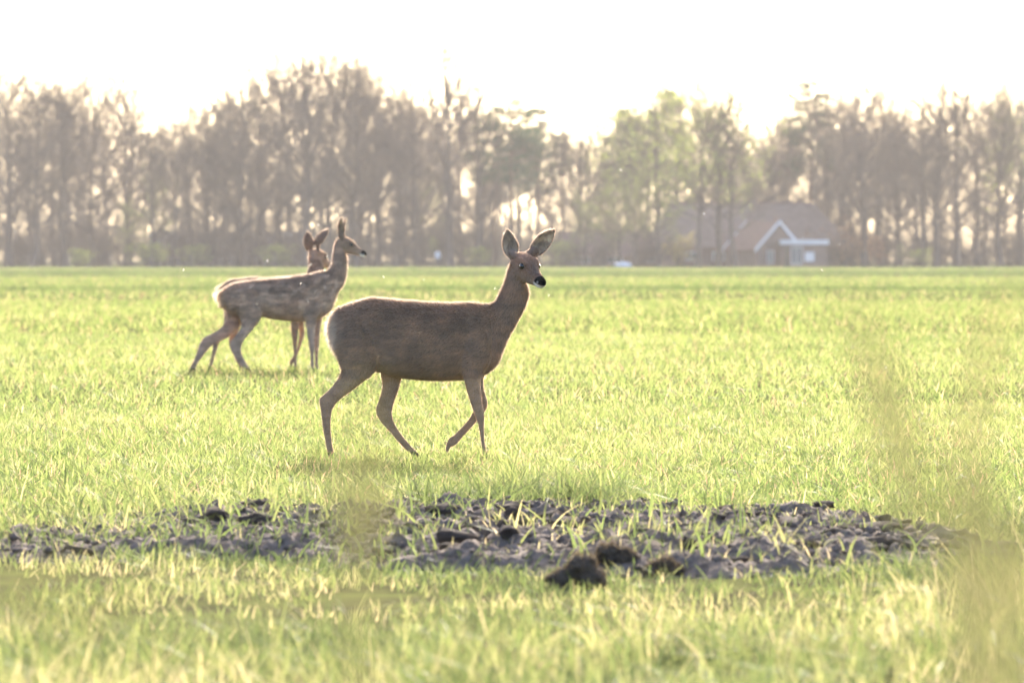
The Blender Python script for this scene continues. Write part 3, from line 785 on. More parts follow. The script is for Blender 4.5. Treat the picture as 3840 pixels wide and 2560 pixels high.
def build_deer(name, label, group, d, u0, conv, torso, legs, head, ears, pal, seed, nhair=60000, voxel=.0042, mottle=.2, lean_y=None, fur_len=1.0):
    """conv(zx,zy)->local (x,z).  torso: list of ((top),(bottom),halfwidth,y) ; last n ribs are the neck"""
    r = np.random.default_rng(seed)
    B = Body()
    def rib(p, q, hb, yc):
        p = np.array(conv(*p)); q = np.array(conv(*q)); c = (p + q) / 2; a = (p - q) / 2
        return (v3(c[0], yc, c[1]), v3(a[0], 0, a[1]), v3(0, hb, 0))
    B.loft([rib(*t) for t in torso], IDS['torso'], 4, 28, e=.92)
    for lg in legs:
        B.loft([rib(*t) for t in lg], IDS['leg'], 4, 14)
    # head
    Sx, Sz = conv(*head['S']); Sp = v3(Sx, head['Sy'], Sz)
    az, pt = math.radians(head['az']), math.radians(head['pitch'])      # az: towards the camera (-y) positive
    Fv = v3(math.cos(az) * math.cos(pt), -math.sin(az) * math.cos(pt), -math.sin(pt))
    Rv = v3(-math.sin(az), -math.cos(az), 0)                            # animal's right
    Uv = np.cross(Rv, Fv); Uv = Uv / np.linalg.norm(Uv)
    if Uv[2] < 0: Uv = -Uv
    hs = head.get('scale', 1.0)
    prof = [(-.050, .024, .016, -.034), (-.03, .038, .038, -.052), (0, .0455, .050, -.062), (.03, .0485, .053, -.066), (.055, .0490, .050, -.063), (.08, .0445, .039, -.058),
            (.105, .0365, .028, -.052), (.13, .030, .020, -.046), (.155, .0265, .0165, -.041), (.175, .0245, .0145, -.039), (.19, .0215, .011, -.035), (.199, .016, .004, -.026)]
    B.loft([(Sp + hs * (Fv * s_ + Uv * (t_ + b_) / 2), Uv * hs * (t_ - b_) / 2, Rv * hs * w_) for s_, w_, t_, b_ in prof], IDS['head'], 4, 24, e=.9)
    # brow ridges
    for sd in (-1, 1):
        B.loft([(Sp + hs * (Fv * s_ + Rv * sd * l_ + Uv * z_), Uv * hs * .012, Rv * hs * .011) for s_, l_, z_ in ((.035, .034, .034), (.058, .037, .034), (.08, .033, .024))], IDS['head'], 3, 10)
    earv = {}
    for er in ears:
        bx_, bz_ = conv(*er['base']); tx_, tz_ = conv(*er['tip'])
        b0 = v3(bx_, er['by'], bz_); t0 = v3(tx_, er['ty'], tz_)
        dv = t0 - b0; Ln = np.linalg.norm(dv); dv = dv / Ln
        nv = v3(*er['open']); nv = nv - dv * nv.dot(dv); nv /= np.linalg.norm(nv); sv_ = np.cross(dv, nv)
        sgn = 1 if (b0 - Sp) @ Rv > 0 else -1
        stk = Sp + hs * (Rv * sgn * .024 + Uv * .022 - Fv * .012)
        B.loft([(stk * (1 - t_) + (b0 + dv * Ln * .16 - nv * .014) * t_, sv_ * rr_, nv * rr_ * .8) for t_, rr_ in ((0, .02), (.5, .019), (1, .017))], IDS['ear_out'], 4, 12)
        b0 = b0 - dv * .012; Ln = Ln + .012
        nu, nw = 22, 15
        uu = np.linspace(0, 1, nu); W = er['w'] / 2 * np.interp(uu, [0, .08, .2, .38, .55, .72, .86, .95, 1], [.42, .6, .84, 1, .98, .8, .52, .27, .06])
        vv = np.linspace(-1, 1, nw); cup = er.get('cup', 1.0)
        G = []
        for off, inner in ((0, True), (-.0085, False)):
            g = b0[None, None] + dv * (uu * Ln)[:, None, None] + sv_ * (W[:, None] * np.sin(vv[None] * 1.25 * cup) / np.sin(1.25 * cup))[..., None]
            g = g + nv * (-(W[:, None]) * (np.cos(vv[None] * 1.25 * cup) - .3) * .75 + off * (1 - .3 * uu[:, None]))[..., None] - nv * (.012 * np.sin(uu * 2.6))[:, None, None]
            G.append(g)
        n1 = nu * nw; F = []
        for a in range(nu - 1):
            for c in range(nw - 1):
                q = [a * nw + c, a * nw + c + 1, (a + 1) * nw + c + 1, (a + 1) * nw + c]
                F.append(q); F.append([n1 + i for i in q[::-1]])
        for a in range(nu - 1):
            F.append([a * nw, (a + 1) * nw, n1 + (a + 1) * nw, n1 + a * nw]); k = nw - 1
            F.append([(a + 1) * nw + k, a * nw + k, n1 + a * nw + k, n1 + (a + 1) * nw + k])
        for c in range(nw - 1):
            F.append([c + 1, c, n1 + c, n1 + c + 1]); k = (nu - 1) * nw
            F.append([k + c, k + c + 1, n1 + k + c + 1, n1 + k + c])
        V = np.concatenate([G[0].reshape(-1, 3), G[1].reshape(-1, 3)])
        earv[B.n] = np.tile(vv, nu)
        B.add(V, F, -1)
        edge = np.tile(np.abs(vv)[None] > .82, (nu, 1)).ravel() | np.repeat(uu > .93, nw)
        B.id[-2 * n1:-n1] = list(np.where(edge, IDS['ear_out'], IDS['ear_in'])); B.id[-n1:] = [IDS['ear_out']] * n1
    me, co, nr, ids, near, SV = B.remesh(voxel, 3)
    EARV = np.zeros(len(SV))
    for k_, a_ in earv.items(): EARV[k_:k_ + len(a_)] = a_
    co = co - nr * np.select([ids == 0, ids == 5, ids == 2], [np.where(nr[:, 2] > .5, .006, .004), np.where(co[:, 2] < .36, .0012, .0025), .0015], 0.0)[:, None]
    me.vertices.foreach_set('co', co.astype(np.float32).ravel()); me.update()
    ctr = conv(*torso[len(torso) // 2][0])
    # ---- coat colours
    n = len(co); x, y, z = co.T
    nz = fbm(x * 14 + 3, z * 14 + y * 9, seed, 4) - .5
    col = np.tile(np.array(pal['body']), (n, 1)) * (1 + .8 * nz + .5 * (fbm(x * 30 + z * 18, z * 42 - x * 12 + y * 20, seed + 2, 3) - .5))[:, None]
    if pal.get('patch') is not None:
        pm = np.clip((fbm(x * 17 + .5 * z, z * 20 + y * 9, seed + 5, 5) - .46) * 7, 0, 1) * (ids == 0)
        col = col * (1 - pm[:, None]) + np.array(pal['patch']) * pm[:, None]
    rump_x = conv(*torso[1][0])[0]
    rz_mid = conv(*torso[0][1])[1]
    wr = np.clip((rump_x + .05 - x) / .05, 0, 1) * np.clip(1.3 - np.abs(z - rz_mid - .03) / .11, 0, 1) * ((ids == 0) | (ids == 5))
    wr = wr * np.clip((-nr[:, 0] - .45) / .35, 0, 1)
    col = col * (1 - wr[:, None]) + np.array(pal['rump']) * wr[:, None]
    lg = ids == 5
    lz = np.clip((.40 - z) / .2, 0, 1)
    col[lg] = col[lg] * (1 - .7 * lz[lg][:, None]) + np.array(pal['leg']) * (.7 * lz[lg][:, None])
    inner = lg & (np.abs(nr[:, 1]) > .4) & (np.sign(nr[:, 1]) != np.sign(y)) & (z > .2)
    wi = np.clip((np.abs(nr[:, 1]) - .3) / .4, 0, 1) * (np.sign(nr[:, 1]) != np.sign(y)) * lg * np.clip((z - .12) / .2, 0, 1) * .7
    col = col * (1 - wi[:, None]) + np.array(pal['inner']) * wi[:, None]
    hoof = lg & (z < .045); col[hoof] = (.02, .018, .016)
    back = (ids == 0) * np.clip((nr[:, 2] - .1) / .6, 0, 1) * .3
    col = col * (1 - back[:, None] * np.array([.8, 1.0, 1.1]))
    # belly paler
    be = (ids == 0) & (nr[:, 2] < -.55) & (z < ctr[1])
    col[be] = col[be] * .6 + np.array(pal['inner']) * .4
    gx0, gx1 = conv(*torso[4][1])[0] - .02, conv(*torso[6][1])[0]
    gr = (ids == 0) * np.clip((-nr[:, 2] - .05) / .35, 0, 1) * np.clip((x - gx0) / .04, 0, 1) * np.clip((gx1 - x) / .06, 0, 1) * .75
    col = col * (1 - gr[:, None]) + np.array([.6, .48, .37]) * gr[:, None]
    # head
    rel = (co - Sp) / hs
    s_ = rel @ Fv; l_ = rel @ Rv; u_ = rel @ Uv
    hd = ids == 2
    face = np.array(pal['face']); cheek = np.array(pal['cheek'])
    k = np.clip((u_ + .035) / .05, 0, 1)[:, None]
    hc = cheek * (1 - k) + face * k
    jaw = np.clip((-u_ - .035) / .02, 0, 1)[:, None] * np.clip((.15 - s_) / .05, 0, 1)[:, None]
    hc = hc * (1 - .45 * jaw) + np.array(pal['inner']) * .45 * jaw
    br = (np.clip(1 - np.abs(l_) / .03, 0, 1) * np.clip((s_ - .055) / .04, 0, 1) * np.clip((u_ + .02) / .015, 0, 1))[:, None]
    hc = hc * (1 - .75 * br) + np.array([.11, .09, .085]) * .75 * br
    dm = np.clip((s_ - .156 - .25 * np.clip(u_ + .004, 0, 1)) / .008, 0, 1)[:, None] * np.clip((u_ + .018) / .005, 0, 1)[:, None]
    hc = hc * (1 - dm) + np.array([.012, .011, .011]) * dm
    wch = np.clip((s_ - .152) / .01, 0, 1)[:, None] * np.clip((-.0155 - u_) / .004, 0, 1)[:, None]
    hc = hc * (1 - wch) + np.array([.8, .77, .72]) * wch
    wsp = np.clip(1 - np.hypot(s_ - .182, u_ + .008) / .008, 0, 1)[:, None] * (np.abs(l_) > .017)[:, None]
    hc = hc * (1 - .8 * wsp) + np.array([.6, .58, .55]) * .8 * wsp
    eyer = np.clip(1.4 - np.hypot((s_ - .07) / 1.25, u_ - .016) / .017, 0, 1)[:, None] * (np.abs(l_) > .025)[:, None]
    hc = hc * (1 - .7 * eyer) + np.array([.045, .03, .025]) * .7 * eyer
    hc = hc * (1 + .35 * nz)[:, None]
    col[hd] = hc[hd]
    # blend head colour into the neck
    nb = (ids == 0) & (s_ > -.12) & (np.linalg.norm(rel, axis=1) < .13)
    w_ = np.clip((.13 - np.linalg.norm(rel, axis=1)) / .07, 0, 1)[:, None] * .7
    col[nb] = (col * (1 - w_) + hc * w_)[nb]
    ei = ids == 3; eo = ids == 4
    col[ei] = (np.array(pal['ear_in']) * (1 + 1.0 * (fbm(x * 60, z * 60, 9, 2) - .5))[:, None])[ei]; col[eo] = np.array(pal['ear_out'])
    col[ei & (np.abs(EARV[near]) > .74)] = (.14, .11, .085)
    cattr(me, 'Col', np.clip(col, 0, 1))
    me.materials.append(fur_mat(name + '_coat', mottle))
    root = tag(link(name, None, loc=(u0, d, -.003)), label, 'deer', group)
    body = link('body', me, None, root)
    # eyes
    for sd in (-1, 1):
        c = Sp + hs * (Fv * .068 + Rv * sd * .0395 + Uv * .016)
        ev = mk_mesh('eye', IV3 * .0142 * hs, IF3, True)
        ev.materials.append(M_eye)
        link('eye', ev, None, root, loc=c)
    # ---- fur
    nf = len(me.polygons)
    me.calc_loop_triangles()
    tr = np.empty(len(me.loop_triangles) * 3, dtype=np.int32); me.loop_triangles.foreach_get('vertices', tr); tr = tr.reshape(-1, 3)
    a, b, c = co[tr[:, 0]], co[tr[:, 1]], co[tr[:, 2]]
    ar = np.linalg.norm(np.cross(b - a, c - a), axis=1)
    ar = ar * np.where(np.isin(ids[tr[:, 0]], (2, 3, 4)), 2.2, 1.0)
    ti = r.choice(len(tr), nhair, p=ar / ar.sum())
    q = r.random((nhair, 2)); fl = q.sum(1) > 1; q[fl] = 1 - q[fl]
    P = a[ti] + (b - a)[ti] * q[:, :1] + (c - a)[ti] * q[:, 1:]
    vi = tr[ti, 0]; Nn = unit(nr[vi]); hid = ids[vi]
    Ln = np.select([hid == 0, hid == 2, hid == 3, hid == 4, hid == 5], [.019, .007, .012, .010, .007], .015) * fur_len
    Ln = np.where((hid == 5) & (P[:, 2] > .38), .019, Ln)
    Ln = Ln * r.uniform(.6, 1.3, nhair) * (1 + 1.7 * wr[vi])
    noseh = (hid == 2) & (s_[vi] > .145); Ln = np.where(noseh, .003, Ln)
    eyeh = (hid == 2) & (np.hypot(s_[vi] - .068, u_[vi] - .016) < .017); Ln = np.where(eyeh, .002, Ln)
    neckm = (P[:, 0] > conv(*torso[-7][0])[0]) & (hid == 0)
    flow = np.where((hid == 5)[:, None] & (P[:, 2:3] < .42), v3(-.1, 0, -1), v3(-1, 0, -.45))
    flow = np.where(neckm[:, None], v3(-.45, 0, -1), flow)
    flow = np.where((hid == 2)[:, None], -Fv + v3(0, 0, -.2), flow)
    flow = np.where(((hid == 3) | (hid == 4))[:, None], v3(0, 0, .6), flow)
    ph = (fbm(P[:, 0] * 18, P[:, 2] * 18 + P[:, 1] * 11, seed + 31, 3) - .5) * 2.4
    flow = flow + np.stack([np.sin(ph) * .35, np.zeros(nhair), np.cos(ph * 1.7) * .25 - .2], -1)
    tg = unit(flow - (flow * Nn).sum(1, keepdims=True) * Nn)
    lift = np.where(hid == 5, .34, .42 + .35 * np.clip(Nn[:, 2], 0, 1)) + .12 * r.normal(size=nhair) + .4 * wr[vi]
    Dh = unit(tg + Nn * np.maximum(lift, .08)[:, None] + r.normal(size=(nhair, 3)) * .13)
    sd_ = unit(np.cross(Dh, Nn + r.normal(size=(nhair, 3)) * .35)) * np.where(hid == 2, .0009, .0015)[:, None]
    E = P + Dh * Ln[:, None]
    Vh = np.stack([P - Nn * .001 - sd_, P - Nn * .001 + sd_, E], 1).reshape(-1, 3)
    fm = mk_mesh('fur', Vh, np.arange(nhair * 3).reshape(-1, 3))
    hcx = col[vi] * (1 + r.normal(size=nhair) * .16)[:, None]
    tipc = np.where(noseh[:, None], hcx, hcx * .4 + np.array(pal.get('tip', (.74, .62, .52))) * .6)
    cattr(fm, 'Col', np.clip(np.stack([hcx, hcx, tipc], 1).reshape(-1, 3), 0, 1))
    fm.materials.append(fur_mat(name + '_fur', mottle * .7, .75))
    tag(link('fur', fm, None, root), kind='stuff')
    return root

# --- front deer, traced from the photograph at 24 m (coordinates of a 1.6x enlargement)
c1 = lambda zx, zy: ((zx - 650) / 1355.0, (1488 - zy) / 1355.0)
T1 = [((172, 600), (166, 735), .042, 0), ((186, 563), (190, 830), .078, 0), ((230, 545), (240, 900), .098, 0), ((300, 522), (330, 932), .106, 0), ((385, 500), (430, 950), .11, 0),
      ((480, 505), (520, 974), .116, 0), ((600, 516), (620, 990), .124, 0), ((740, 527), (760, 1000), .124, 0), ((880, 531), (890, 998), .114, 0), ((985, 527), (1000, 990), .1, 0),
      ((1065, 534), (1090, 955), .088, 0), ((1112, 527), (1150, 898), .074, 0), ((1138, 505), (1178, 830), .065, 0), ((1153, 478), (1206, 760), .058, -.003), ((1173, 435), (1244, 690), .054, -.006),
      ((1191, 385), (1286, 616), .051, -.012), ((1205, 335), (1320, 545), .049, -.02), ((1218, 288), (1338, 478), .047, -.03)]
LH1 = [((400, 620), (190, 620), .045, -.055), ((452, 760), (178, 740), .054, -.072), ((448, 880), (195, 860), .052, -.074), ((395, 962), (206, 940), .042, -.07), ((295, 1043), (160, 1022), .031, -.064), ((205, 1112), (100, 1082), .022, -.062),
       ((160, 1168), (76, 1112), .018, -.06), ((150, 1225), (87, 1185), .016, -.06), ((149, 1300), (99, 1285), .0125, -.06), ((160, 1390), (118, 1392), .011, -.06), ((174, 1440), (128, 1446), .0125, -.06), ((186, 1470), (148, 1478), .011, -.06), ((208, 1496), (160, 1500), .012, -.06)]
LH1f = [((600, 860), (430, 840), .045, .05), ((574, 975), (440, 950), .04, .052), ((550, 1058), (450, 1038), .03, .052), ((522, 1140), (426, 1126), .024, .052), ((513, 1195), (411, 1178), .019, .052), ((524, 1248), (430, 1234), .016, .052),
        ((560, 1310), (497, 1310), .0125, .052), ((620, 1383), (570, 1396), .011, .052), ((660, 1425), (614, 1434), .0125, .052), ((695, 1462), (652, 1472), .011, .052), ((732, 1496), (676, 1500), .012, .052)]
LF1 = [((1075, 640), (960, 620), .03, -.058), ((1110, 760), (935, 740), .042, -.066), ((1105, 880), (925, 880), .047, -.07), ((1052, 970), (940, 975), .036, -.066), ((1046, 1060), (962, 1066), .024, -.058), ((1058, 1145), (988, 1148), .0195, -.056),
       ((1068, 1205), (1010, 1205), .018, -.056), ((1066, 1265), (1030, 1268), .0125, -.056), ((1069, 1350), (1044, 1352), .010, -.056), ((1081, 1420), (1052, 1422), .012, -.056), ((1088, 1458), (1060, 1460), .011, -.056), ((1102, 1496), (1062, 1498), .013, -.056)]
LF1f = [((1130, 860), (980, 860), .036, .05), ((1070, 955), (985, 965), .03, .05), ((1064, 1045), (1005, 1050), .021, .05), ((1082, 1105), (1026, 1112), .018, .05), ((1085, 1158), (1024, 1140), .0175, .05),
        ((1056, 1205), (1004, 1172), .0155, .05), ((1000, 1270), (966, 1236), .012, .05), ((922, 1356), (886, 1322), .0115, .05), ((896, 1386), (856, 1342), .013, .05), ((864, 1402), (838, 1374), .011, .05), ((850, 1430), (830, 1412), .010, .05)]
PAL1 = dict(body=(.5, .35, .23), rump=(.8, .74, .66), leg=(.47, .32, .2), inner=(.36, .26, .19), face=(.36, .20, .125), cheek=(.37, .27, .195), ear_in=(.82, .72, .58), ear_out=(.36, .25, .18))
E1 = [dict(base=(1240, 252), by=-.0, tip=(1208, 92), ty=.02, open=(.28, -1, .1), w=.074), dict(base=(1358, 244), by=.012, tip=(1494, 96), ty=.03, open=(.15, -1, -.15), w=.074)]
X1 = (1150 + 650 / 1.6 - 1920) / FPX * 24.0
build_deer('roe_deer', 'large brown roe deer walking in front with its face turned and ears spread', 'roe deer in the field', 24.0, X1, c1, T1, [LH1, LH1f, LF1, LF1f],
           dict(S=(1288, 294), Sy=-.035, az=57, pitch=25), E1, PAL1, 101, 150000, mottle=.22)

# --- second deer, standing behind, head in profile (2.34x enlargement, 42.3 m)
K2 = 1126.0
c2 = lambda zx, zy: ((zx - 900) / K2, (1451 - zy) / K2)
T2 = [((430, 735), (424, 800), .036, 0), ((458, 698), (452, 870), .066, 0), ((520, 660), (500, 925), .086, 0), ((600, 642), (620, 945), .096, 0), ((720, 628), (760, 950), .1, 0), ((850, 614), (860, 968), .108, 0),
      ((980, 605), (990, 985), .108, 0), ((1100, 592), (1110, 992), .1, 0), ((1200, 573), (1220, 985), .09, 0), ((1285, 552), (1310, 955), .078, 0), ((1340, 540), (1390, 890), .066, 0), ((1372, 520), (1424, 812), .056, 0),
      ((1388, 480), (1452, 738), .049, 0), ((1396, 425), (1500, 672), .045, 0), ((1402, 372), (1522, 600), .042, 0), ((1412, 318), (1530, 522), .04, 0), ((1430, 262), (1535, 455), .039, 0)]
L2B = [((700, 720), (500, 720), .045, -.05), ((790, 850), (520, 850), .05, -.058), ((782, 945), (575, 930), .042, -.06), ((715, 1045), (600, 1030), .03, -.06), ((640, 1135), (545, 1120), .023, -.06), ((608, 1190), (496, 1185), .019, -.06), ((597, 1245), (500, 1235), .016, -.06),
       ((615, 1300), (548, 1315), .013, -.06), ((655, 1370), (600, 1385), .012, -.06), ((690, 1430), (640, 1440), .012, -.06), ((715, 1465), (668, 1470), .012, -.06)]
L2A = [((640, 780), (455, 790), .045, .05), ((625, 900), (462, 900), .045, .055), ((592, 1010), (455, 985), .036, .055), ((520, 1105), (395, 1062), .027, .055), ((390, 1180), (275, 1125), .021, .055), ((330, 1212), (240, 1160), .018, .055), ((285, 1260), (212, 1225), .015, .055),
       ((240, 1320), (185, 1300), .012, .055), ((200, 1380), (155, 1370), .012, .055), ((180, 1430), (128, 1420), .012, .055), ((160, 1462), (105, 1460), .012, .055)]
L2F = [((1330, 800), (1130, 800), .034, -.05), ((1310, 900), (1140, 900), .04, -.055), ((1262, 980), (1158, 985), .032, -.055), ((1250, 1070), (1172, 1075), .023, -.055), ((1245, 1160), (1185, 1160), .018, -.055), ((1243, 1210), (1190, 1210), .017, -.055), ((1236, 1290), (1204, 1290), .011, -.055),
       ((1238, 1380), (1204, 1380), .012, -.055), ((1244, 1420), (1208, 1420), .011, -.055), ((1252, 1460), (1206, 1460), .013, -.055)]
L2G = [((1350, 850), (1190, 850), .035, .05), ((1310, 960), (1215, 970), .03, .05), ((1290, 1060), (1230, 1065), .022, .05), ((1282, 1160), (1232, 1160), .018, .05), ((1278, 1210), (1232, 1210), .017, .05), ((1270, 1290), (1240, 1290), .011, .05), ((1272, 1380), (1240, 1380), .012, .05), ((1290, 1460), (1244, 1460), .013, .05)]
PAL2 = dict(body=(.58, .45, .35), patch=(.78, .65, .53), rump=(0.850, 0.696, 0.504), leg=(0.420, 0.312, 0.234), inner=(0.528, 0.348, 0.252), face=(0.432, 0.306, 0.210), cheek=(0.516, 0.384, 0.282), ear_in=(0.744, 0.624, 0.480), ear_out=(0.408, 0.300, 0.216))
E2 = [dict(base=(1480, 258), by=-.028, tip=(1492, 78), ty=-.05, open=(.75, -.65, 0), w=.07), dict(base=(1496, 258), by=.03, tip=(1528, 88), ty=.06, open=(.85, .4, 0), w=.07)]
X2 = (650 + 900 / 2.34 - 1920) / FPX * 42.3
build_deer('roe_deer', 'pale mottled shaggy roe deer standing with its head held up in profile', 'roe deer in the field', 42.3, X2, c2, T2, [L2B, L2A, L2F, L2G],
           dict(S=(1500, 305), Sy=0.0, az=9, pitch=25, scale=.98), E2, PAL2, 202, 90000, mottle=.3, voxel=.005, fur_len=1.25)

# --- third deer, mostly hidden behind the second, head turned away
c3 = lambda zx, zy: ((zx - 900) / K2, (1451 - zy) / K2)
def sh(t, dx, dz): return [((p[0] + dx, p[1] + dz), (q[0] + dx, q[1] + dz), h_, y_) for p, q, h_, y_ in t]
T3 = sh(T2[:3], -28, -34) + sh(T2[3:5], -28, -26) + sh(T2[5:10], -30, -4) + [((1185, 560), (1320, 905), .066, 0), ((1192, 520), (1345, 800), .056, 0), ((1192, 480), (1350, 690), .05, 0), ((1190, 440), (1345, 600), .047, .01), ((1192, 400), (1330, 530), .045, .02), ((1200, 360), (1315, 480), .043, .03)]
L3C = [((600, 780), (430, 790), .045, -.05), ((560, 950), (440, 940), .04, -.055), ((500, 1080), (420, 1060), .028, -.055), ((430, 1160), (360, 1130), .02, -.055), ((395, 1200), (340, 1175), .017, -.055), ((375, 1260), (335, 1250), .012, -.055), ((350, 1340), (318, 1335), .0115, -.055), ((330, 1410), (300, 1410), .012, -.055), ((330, 1455), (292, 1455), .012, -.055)]
L3D = [((640, 800), (470, 800), .045, .05), ((620, 960), (500, 950), .04, .052), ((570, 1080), (500, 1070), .027, .052), ((545, 1150), (480, 1140), .02, .052), ((530, 1195), (474, 1190), .017, .052), ((540, 1250), (494, 1255), .013, .052), ((570, 1330), (530, 1340), .0115, .052), ((600, 1400), (565, 1408), .012, .052), ((625, 1455), (585, 1458), .012, .052)]
L3E = [((1190, 820), (1020, 820), .034, -.05), ((1165, 930), (1020, 930), .036, -.055), ((1120, 1000), (1032, 1005), .028, -.055), ((1105, 1080), (1035, 1085), .021, -.055), ((1098, 1160), (1046, 1160), .017, -.055), ((1092, 1210), (1052, 1210), .015, -.055), ((1088, 1300), (1060, 1300), .0105, -.055), ((1090, 1390), (1062, 1390), .012, -.055), ((1105, 1452), (1060, 1452), .013, -.055)]
L3F = [((1200, 840), (1060, 840), .034, .05), ((1170, 950), (1080, 960), .028, .05), ((1150, 1030), (1090, 1040), .02, .05), ((1155, 1080), (1105, 1085), .017, .05), ((1152, 1130), (1102, 1115), .015, .05), ((1132, 1190), (1098, 1170), .012, .05), ((1105, 1270), (1078, 1260), .0115, .05), ((1075, 1340), (1040, 1325), .012, .05), ((1055, 1375), (1020, 1355), .012, .05), ((1040, 1410), (1012, 1395), .011, .05)]
PAL3 = dict(body=(0.360, 0.270, 0.208), patch=(0.468, 0.360, 0.288), rump=(0.850, 0.828, 0.648), leg=(0.324, 0.234, 0.180), inner=(0.540, 0.360, 0.252), face=(0.396, 0.270, 0.180), cheek=(0.468, 0.342, 0.252), ear_in=(0.720, 0.594, 0.450), ear_out=(0.306, 0.216, 0.162))
E3 = [dict(base=(1192, 360), by=.05, tip=(1178, 196), ty=.04, open=(-.15, 1, 0), w=.085), dict(base=(1262, 322), by=.03, tip=(1374, 186), ty=.06, open=(.55, .8, -.1), w=.085)]
X3 = X2 * 43.0 / 42.3
build_deer('roe_deer', 'dark roe deer hidden behind the pale one with its head turned away', 'roe deer in the field', 43.0, X3, c3, T3, [L3C, L3D, L3E, L3F],
           dict(S=(1258, 405), Sy=.05, az=-48, pitch=28, scale=1.0), E3, PAL3, 303, 45000, voxel=.005, mottle=.25, fur_len=1.2)

# ------------------------------------------------------------------ grass
def blade_mesh(P, h, w, r, segs=3, lean=.35, bend=.6, tint=None):
    """n curved tapering blades"""
    n = len(P)
    az = r.uniform(0, 2 * np.pi, n); out = np.stack([np.cos(az), np.sin(az), np.zeros(n)], -1)
    rot = az + np.pi / 2 + r.normal(size=n) * .7
    sd = np.stack([np.cos(rot), np.sin(rot), np.zeros(n)], -1)
    ln = np.abs(r.normal(size=n)) * lean; bd = np.abs(r.normal(size=n)) * bend
    lv = []
    for k in range(segs):
        t = k / segs
        off = h * (ln * t + bd * t * t)
        zz = h * t * (1 - .35 * np.minimum(bd, 1.2) * t)
        c = P + out * off[:, None]; c[:, 2] = P[:, 2] + zz
        ww = w * (1 - .25 * t - .45 * t * t)
        lv += [c - sd * ww[:, None] / 2, c + sd * ww[:, None] / 2]
    tip = P + out * (h * (ln + bd))[:, None]; tip[:, 2] = P[:, 2] + h * (1 - .35 * np.minimum(bd, 1.2))
    lv.append(tip)
    m = 2 * segs + 1
    V = np.stack(lv, 1).reshape(-1, 3)
    b = np.arange(n)[:, None] * m
    Fs = []
    if segs > 1:
        Fs.append(np.concatenate([b + [2 * k, 2 * k + 1, 2 * k + 3, 2 * k + 2] for k in range(segs - 1)]))
    Fs.append(b + [2 * segs - 2, 2 * segs - 1, 2 * segs])
    return V, Fs, np.repeat(tint, m)

def wedge_points(r, n, d0, d1, extra=1.25, pad=.6):
    d = np.sqrt(r.uniform(d0 * d0, d1 * d1, n))
    x = r.uniform(-1, 1, n) * (d * 1920 / FPX * extra + pad)
    return x, d

class Grass:
    def __init__(s): s.V = []; s.F3 = []; s.F4 = []; s.t = []; s.n = 0
    def add(s, V, Fs, t):
        for F in Fs: (s.F4 if F.shape[1] == 4 else s.F3).append(F + s.n)
        s.V.append(V); s.t.append(t); s.n += len(V)
    def obj(s, name, mat):
        Fs = [np.concatenate(f) for f in (s.F4, s.F3) if f]
        me = mk_mesh(name, np.concatenate(s.V), Fs); fattr(me, 'tint', np.concatenate(s.t)); return link(name, me, mat)

rg = np.random.default_rng(99)
G = Grass()
def crop_tint(x, d, n):
    base = .52 + .28 * (fbm(x * .9, d * .35, 61, 3) - .5) + rg.normal(size=n) * .16
    straw = rg.random(n) < .08
    return np.clip(np.where(straw, rg.uniform(.86, 1, n), np.clip(base, .05, .84)), 0, 1)
def crop(n, d0, d1, hm, w0, segs, extra=1.25, pad=.6):
    x, d = wedge_points(rg, n, d0, d1, extra, pad)
    k = soil_mask(x, d) < .25 if d0 < 25 else np.ones(n, bool)
    if d0 < 25:
        k &= d > 18.0 + .1 * x + .5 * (fbm(x * 2, d * 2, 8, 2) - .5)
    # drilled rows: blades gather in loose bunches
    x, d = x[k], d[k]; n = len(x)
    dens = fbm(x * 3.0, d * 1.2, 71, 3)
    hh = hm * (.65 + .7 * dens) * rg.uniform(.6, 1.25, n)
    t = crop_tint(x, d, n)
    for dc, wd in ((153, 6), (292, 26), (350, 18)):  # taller, dark-tinted blade bands: shade of uneven ground put into the tint
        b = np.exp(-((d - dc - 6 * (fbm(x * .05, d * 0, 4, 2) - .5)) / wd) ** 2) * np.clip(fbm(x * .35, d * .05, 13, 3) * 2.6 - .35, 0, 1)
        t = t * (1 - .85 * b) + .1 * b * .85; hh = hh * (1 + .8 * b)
    t = np.where(t < .85, t - .15 * np.clip((d - 45) / 120, 0, 1), t)  # far blades tinted darker, standing in for the self-shadow of a dense crop
    P = np.stack([x, d, np.zeros(n)], -1)
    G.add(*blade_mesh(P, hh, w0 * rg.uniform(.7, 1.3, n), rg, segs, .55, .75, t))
crop(140000, 17.8, 32, .066, .0062, 3, 1.35)
crop(105000, 27, 62, .075, .008, 3, 1.3)
crop_o = G.obj('crop_grass', M_crop)
tag(crop_o, 'bright green young crop blades around the deer', 'grass', kind='stuff')
G = Grass()
crop(70000, 48, 110, .1, .0115, 2, 1.25, 1.2)
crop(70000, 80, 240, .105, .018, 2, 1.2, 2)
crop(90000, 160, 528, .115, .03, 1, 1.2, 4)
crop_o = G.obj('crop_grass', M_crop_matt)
tag(crop_o, 'pale green young crop covering the far field towards the wood', 'grass', kind='stuff')

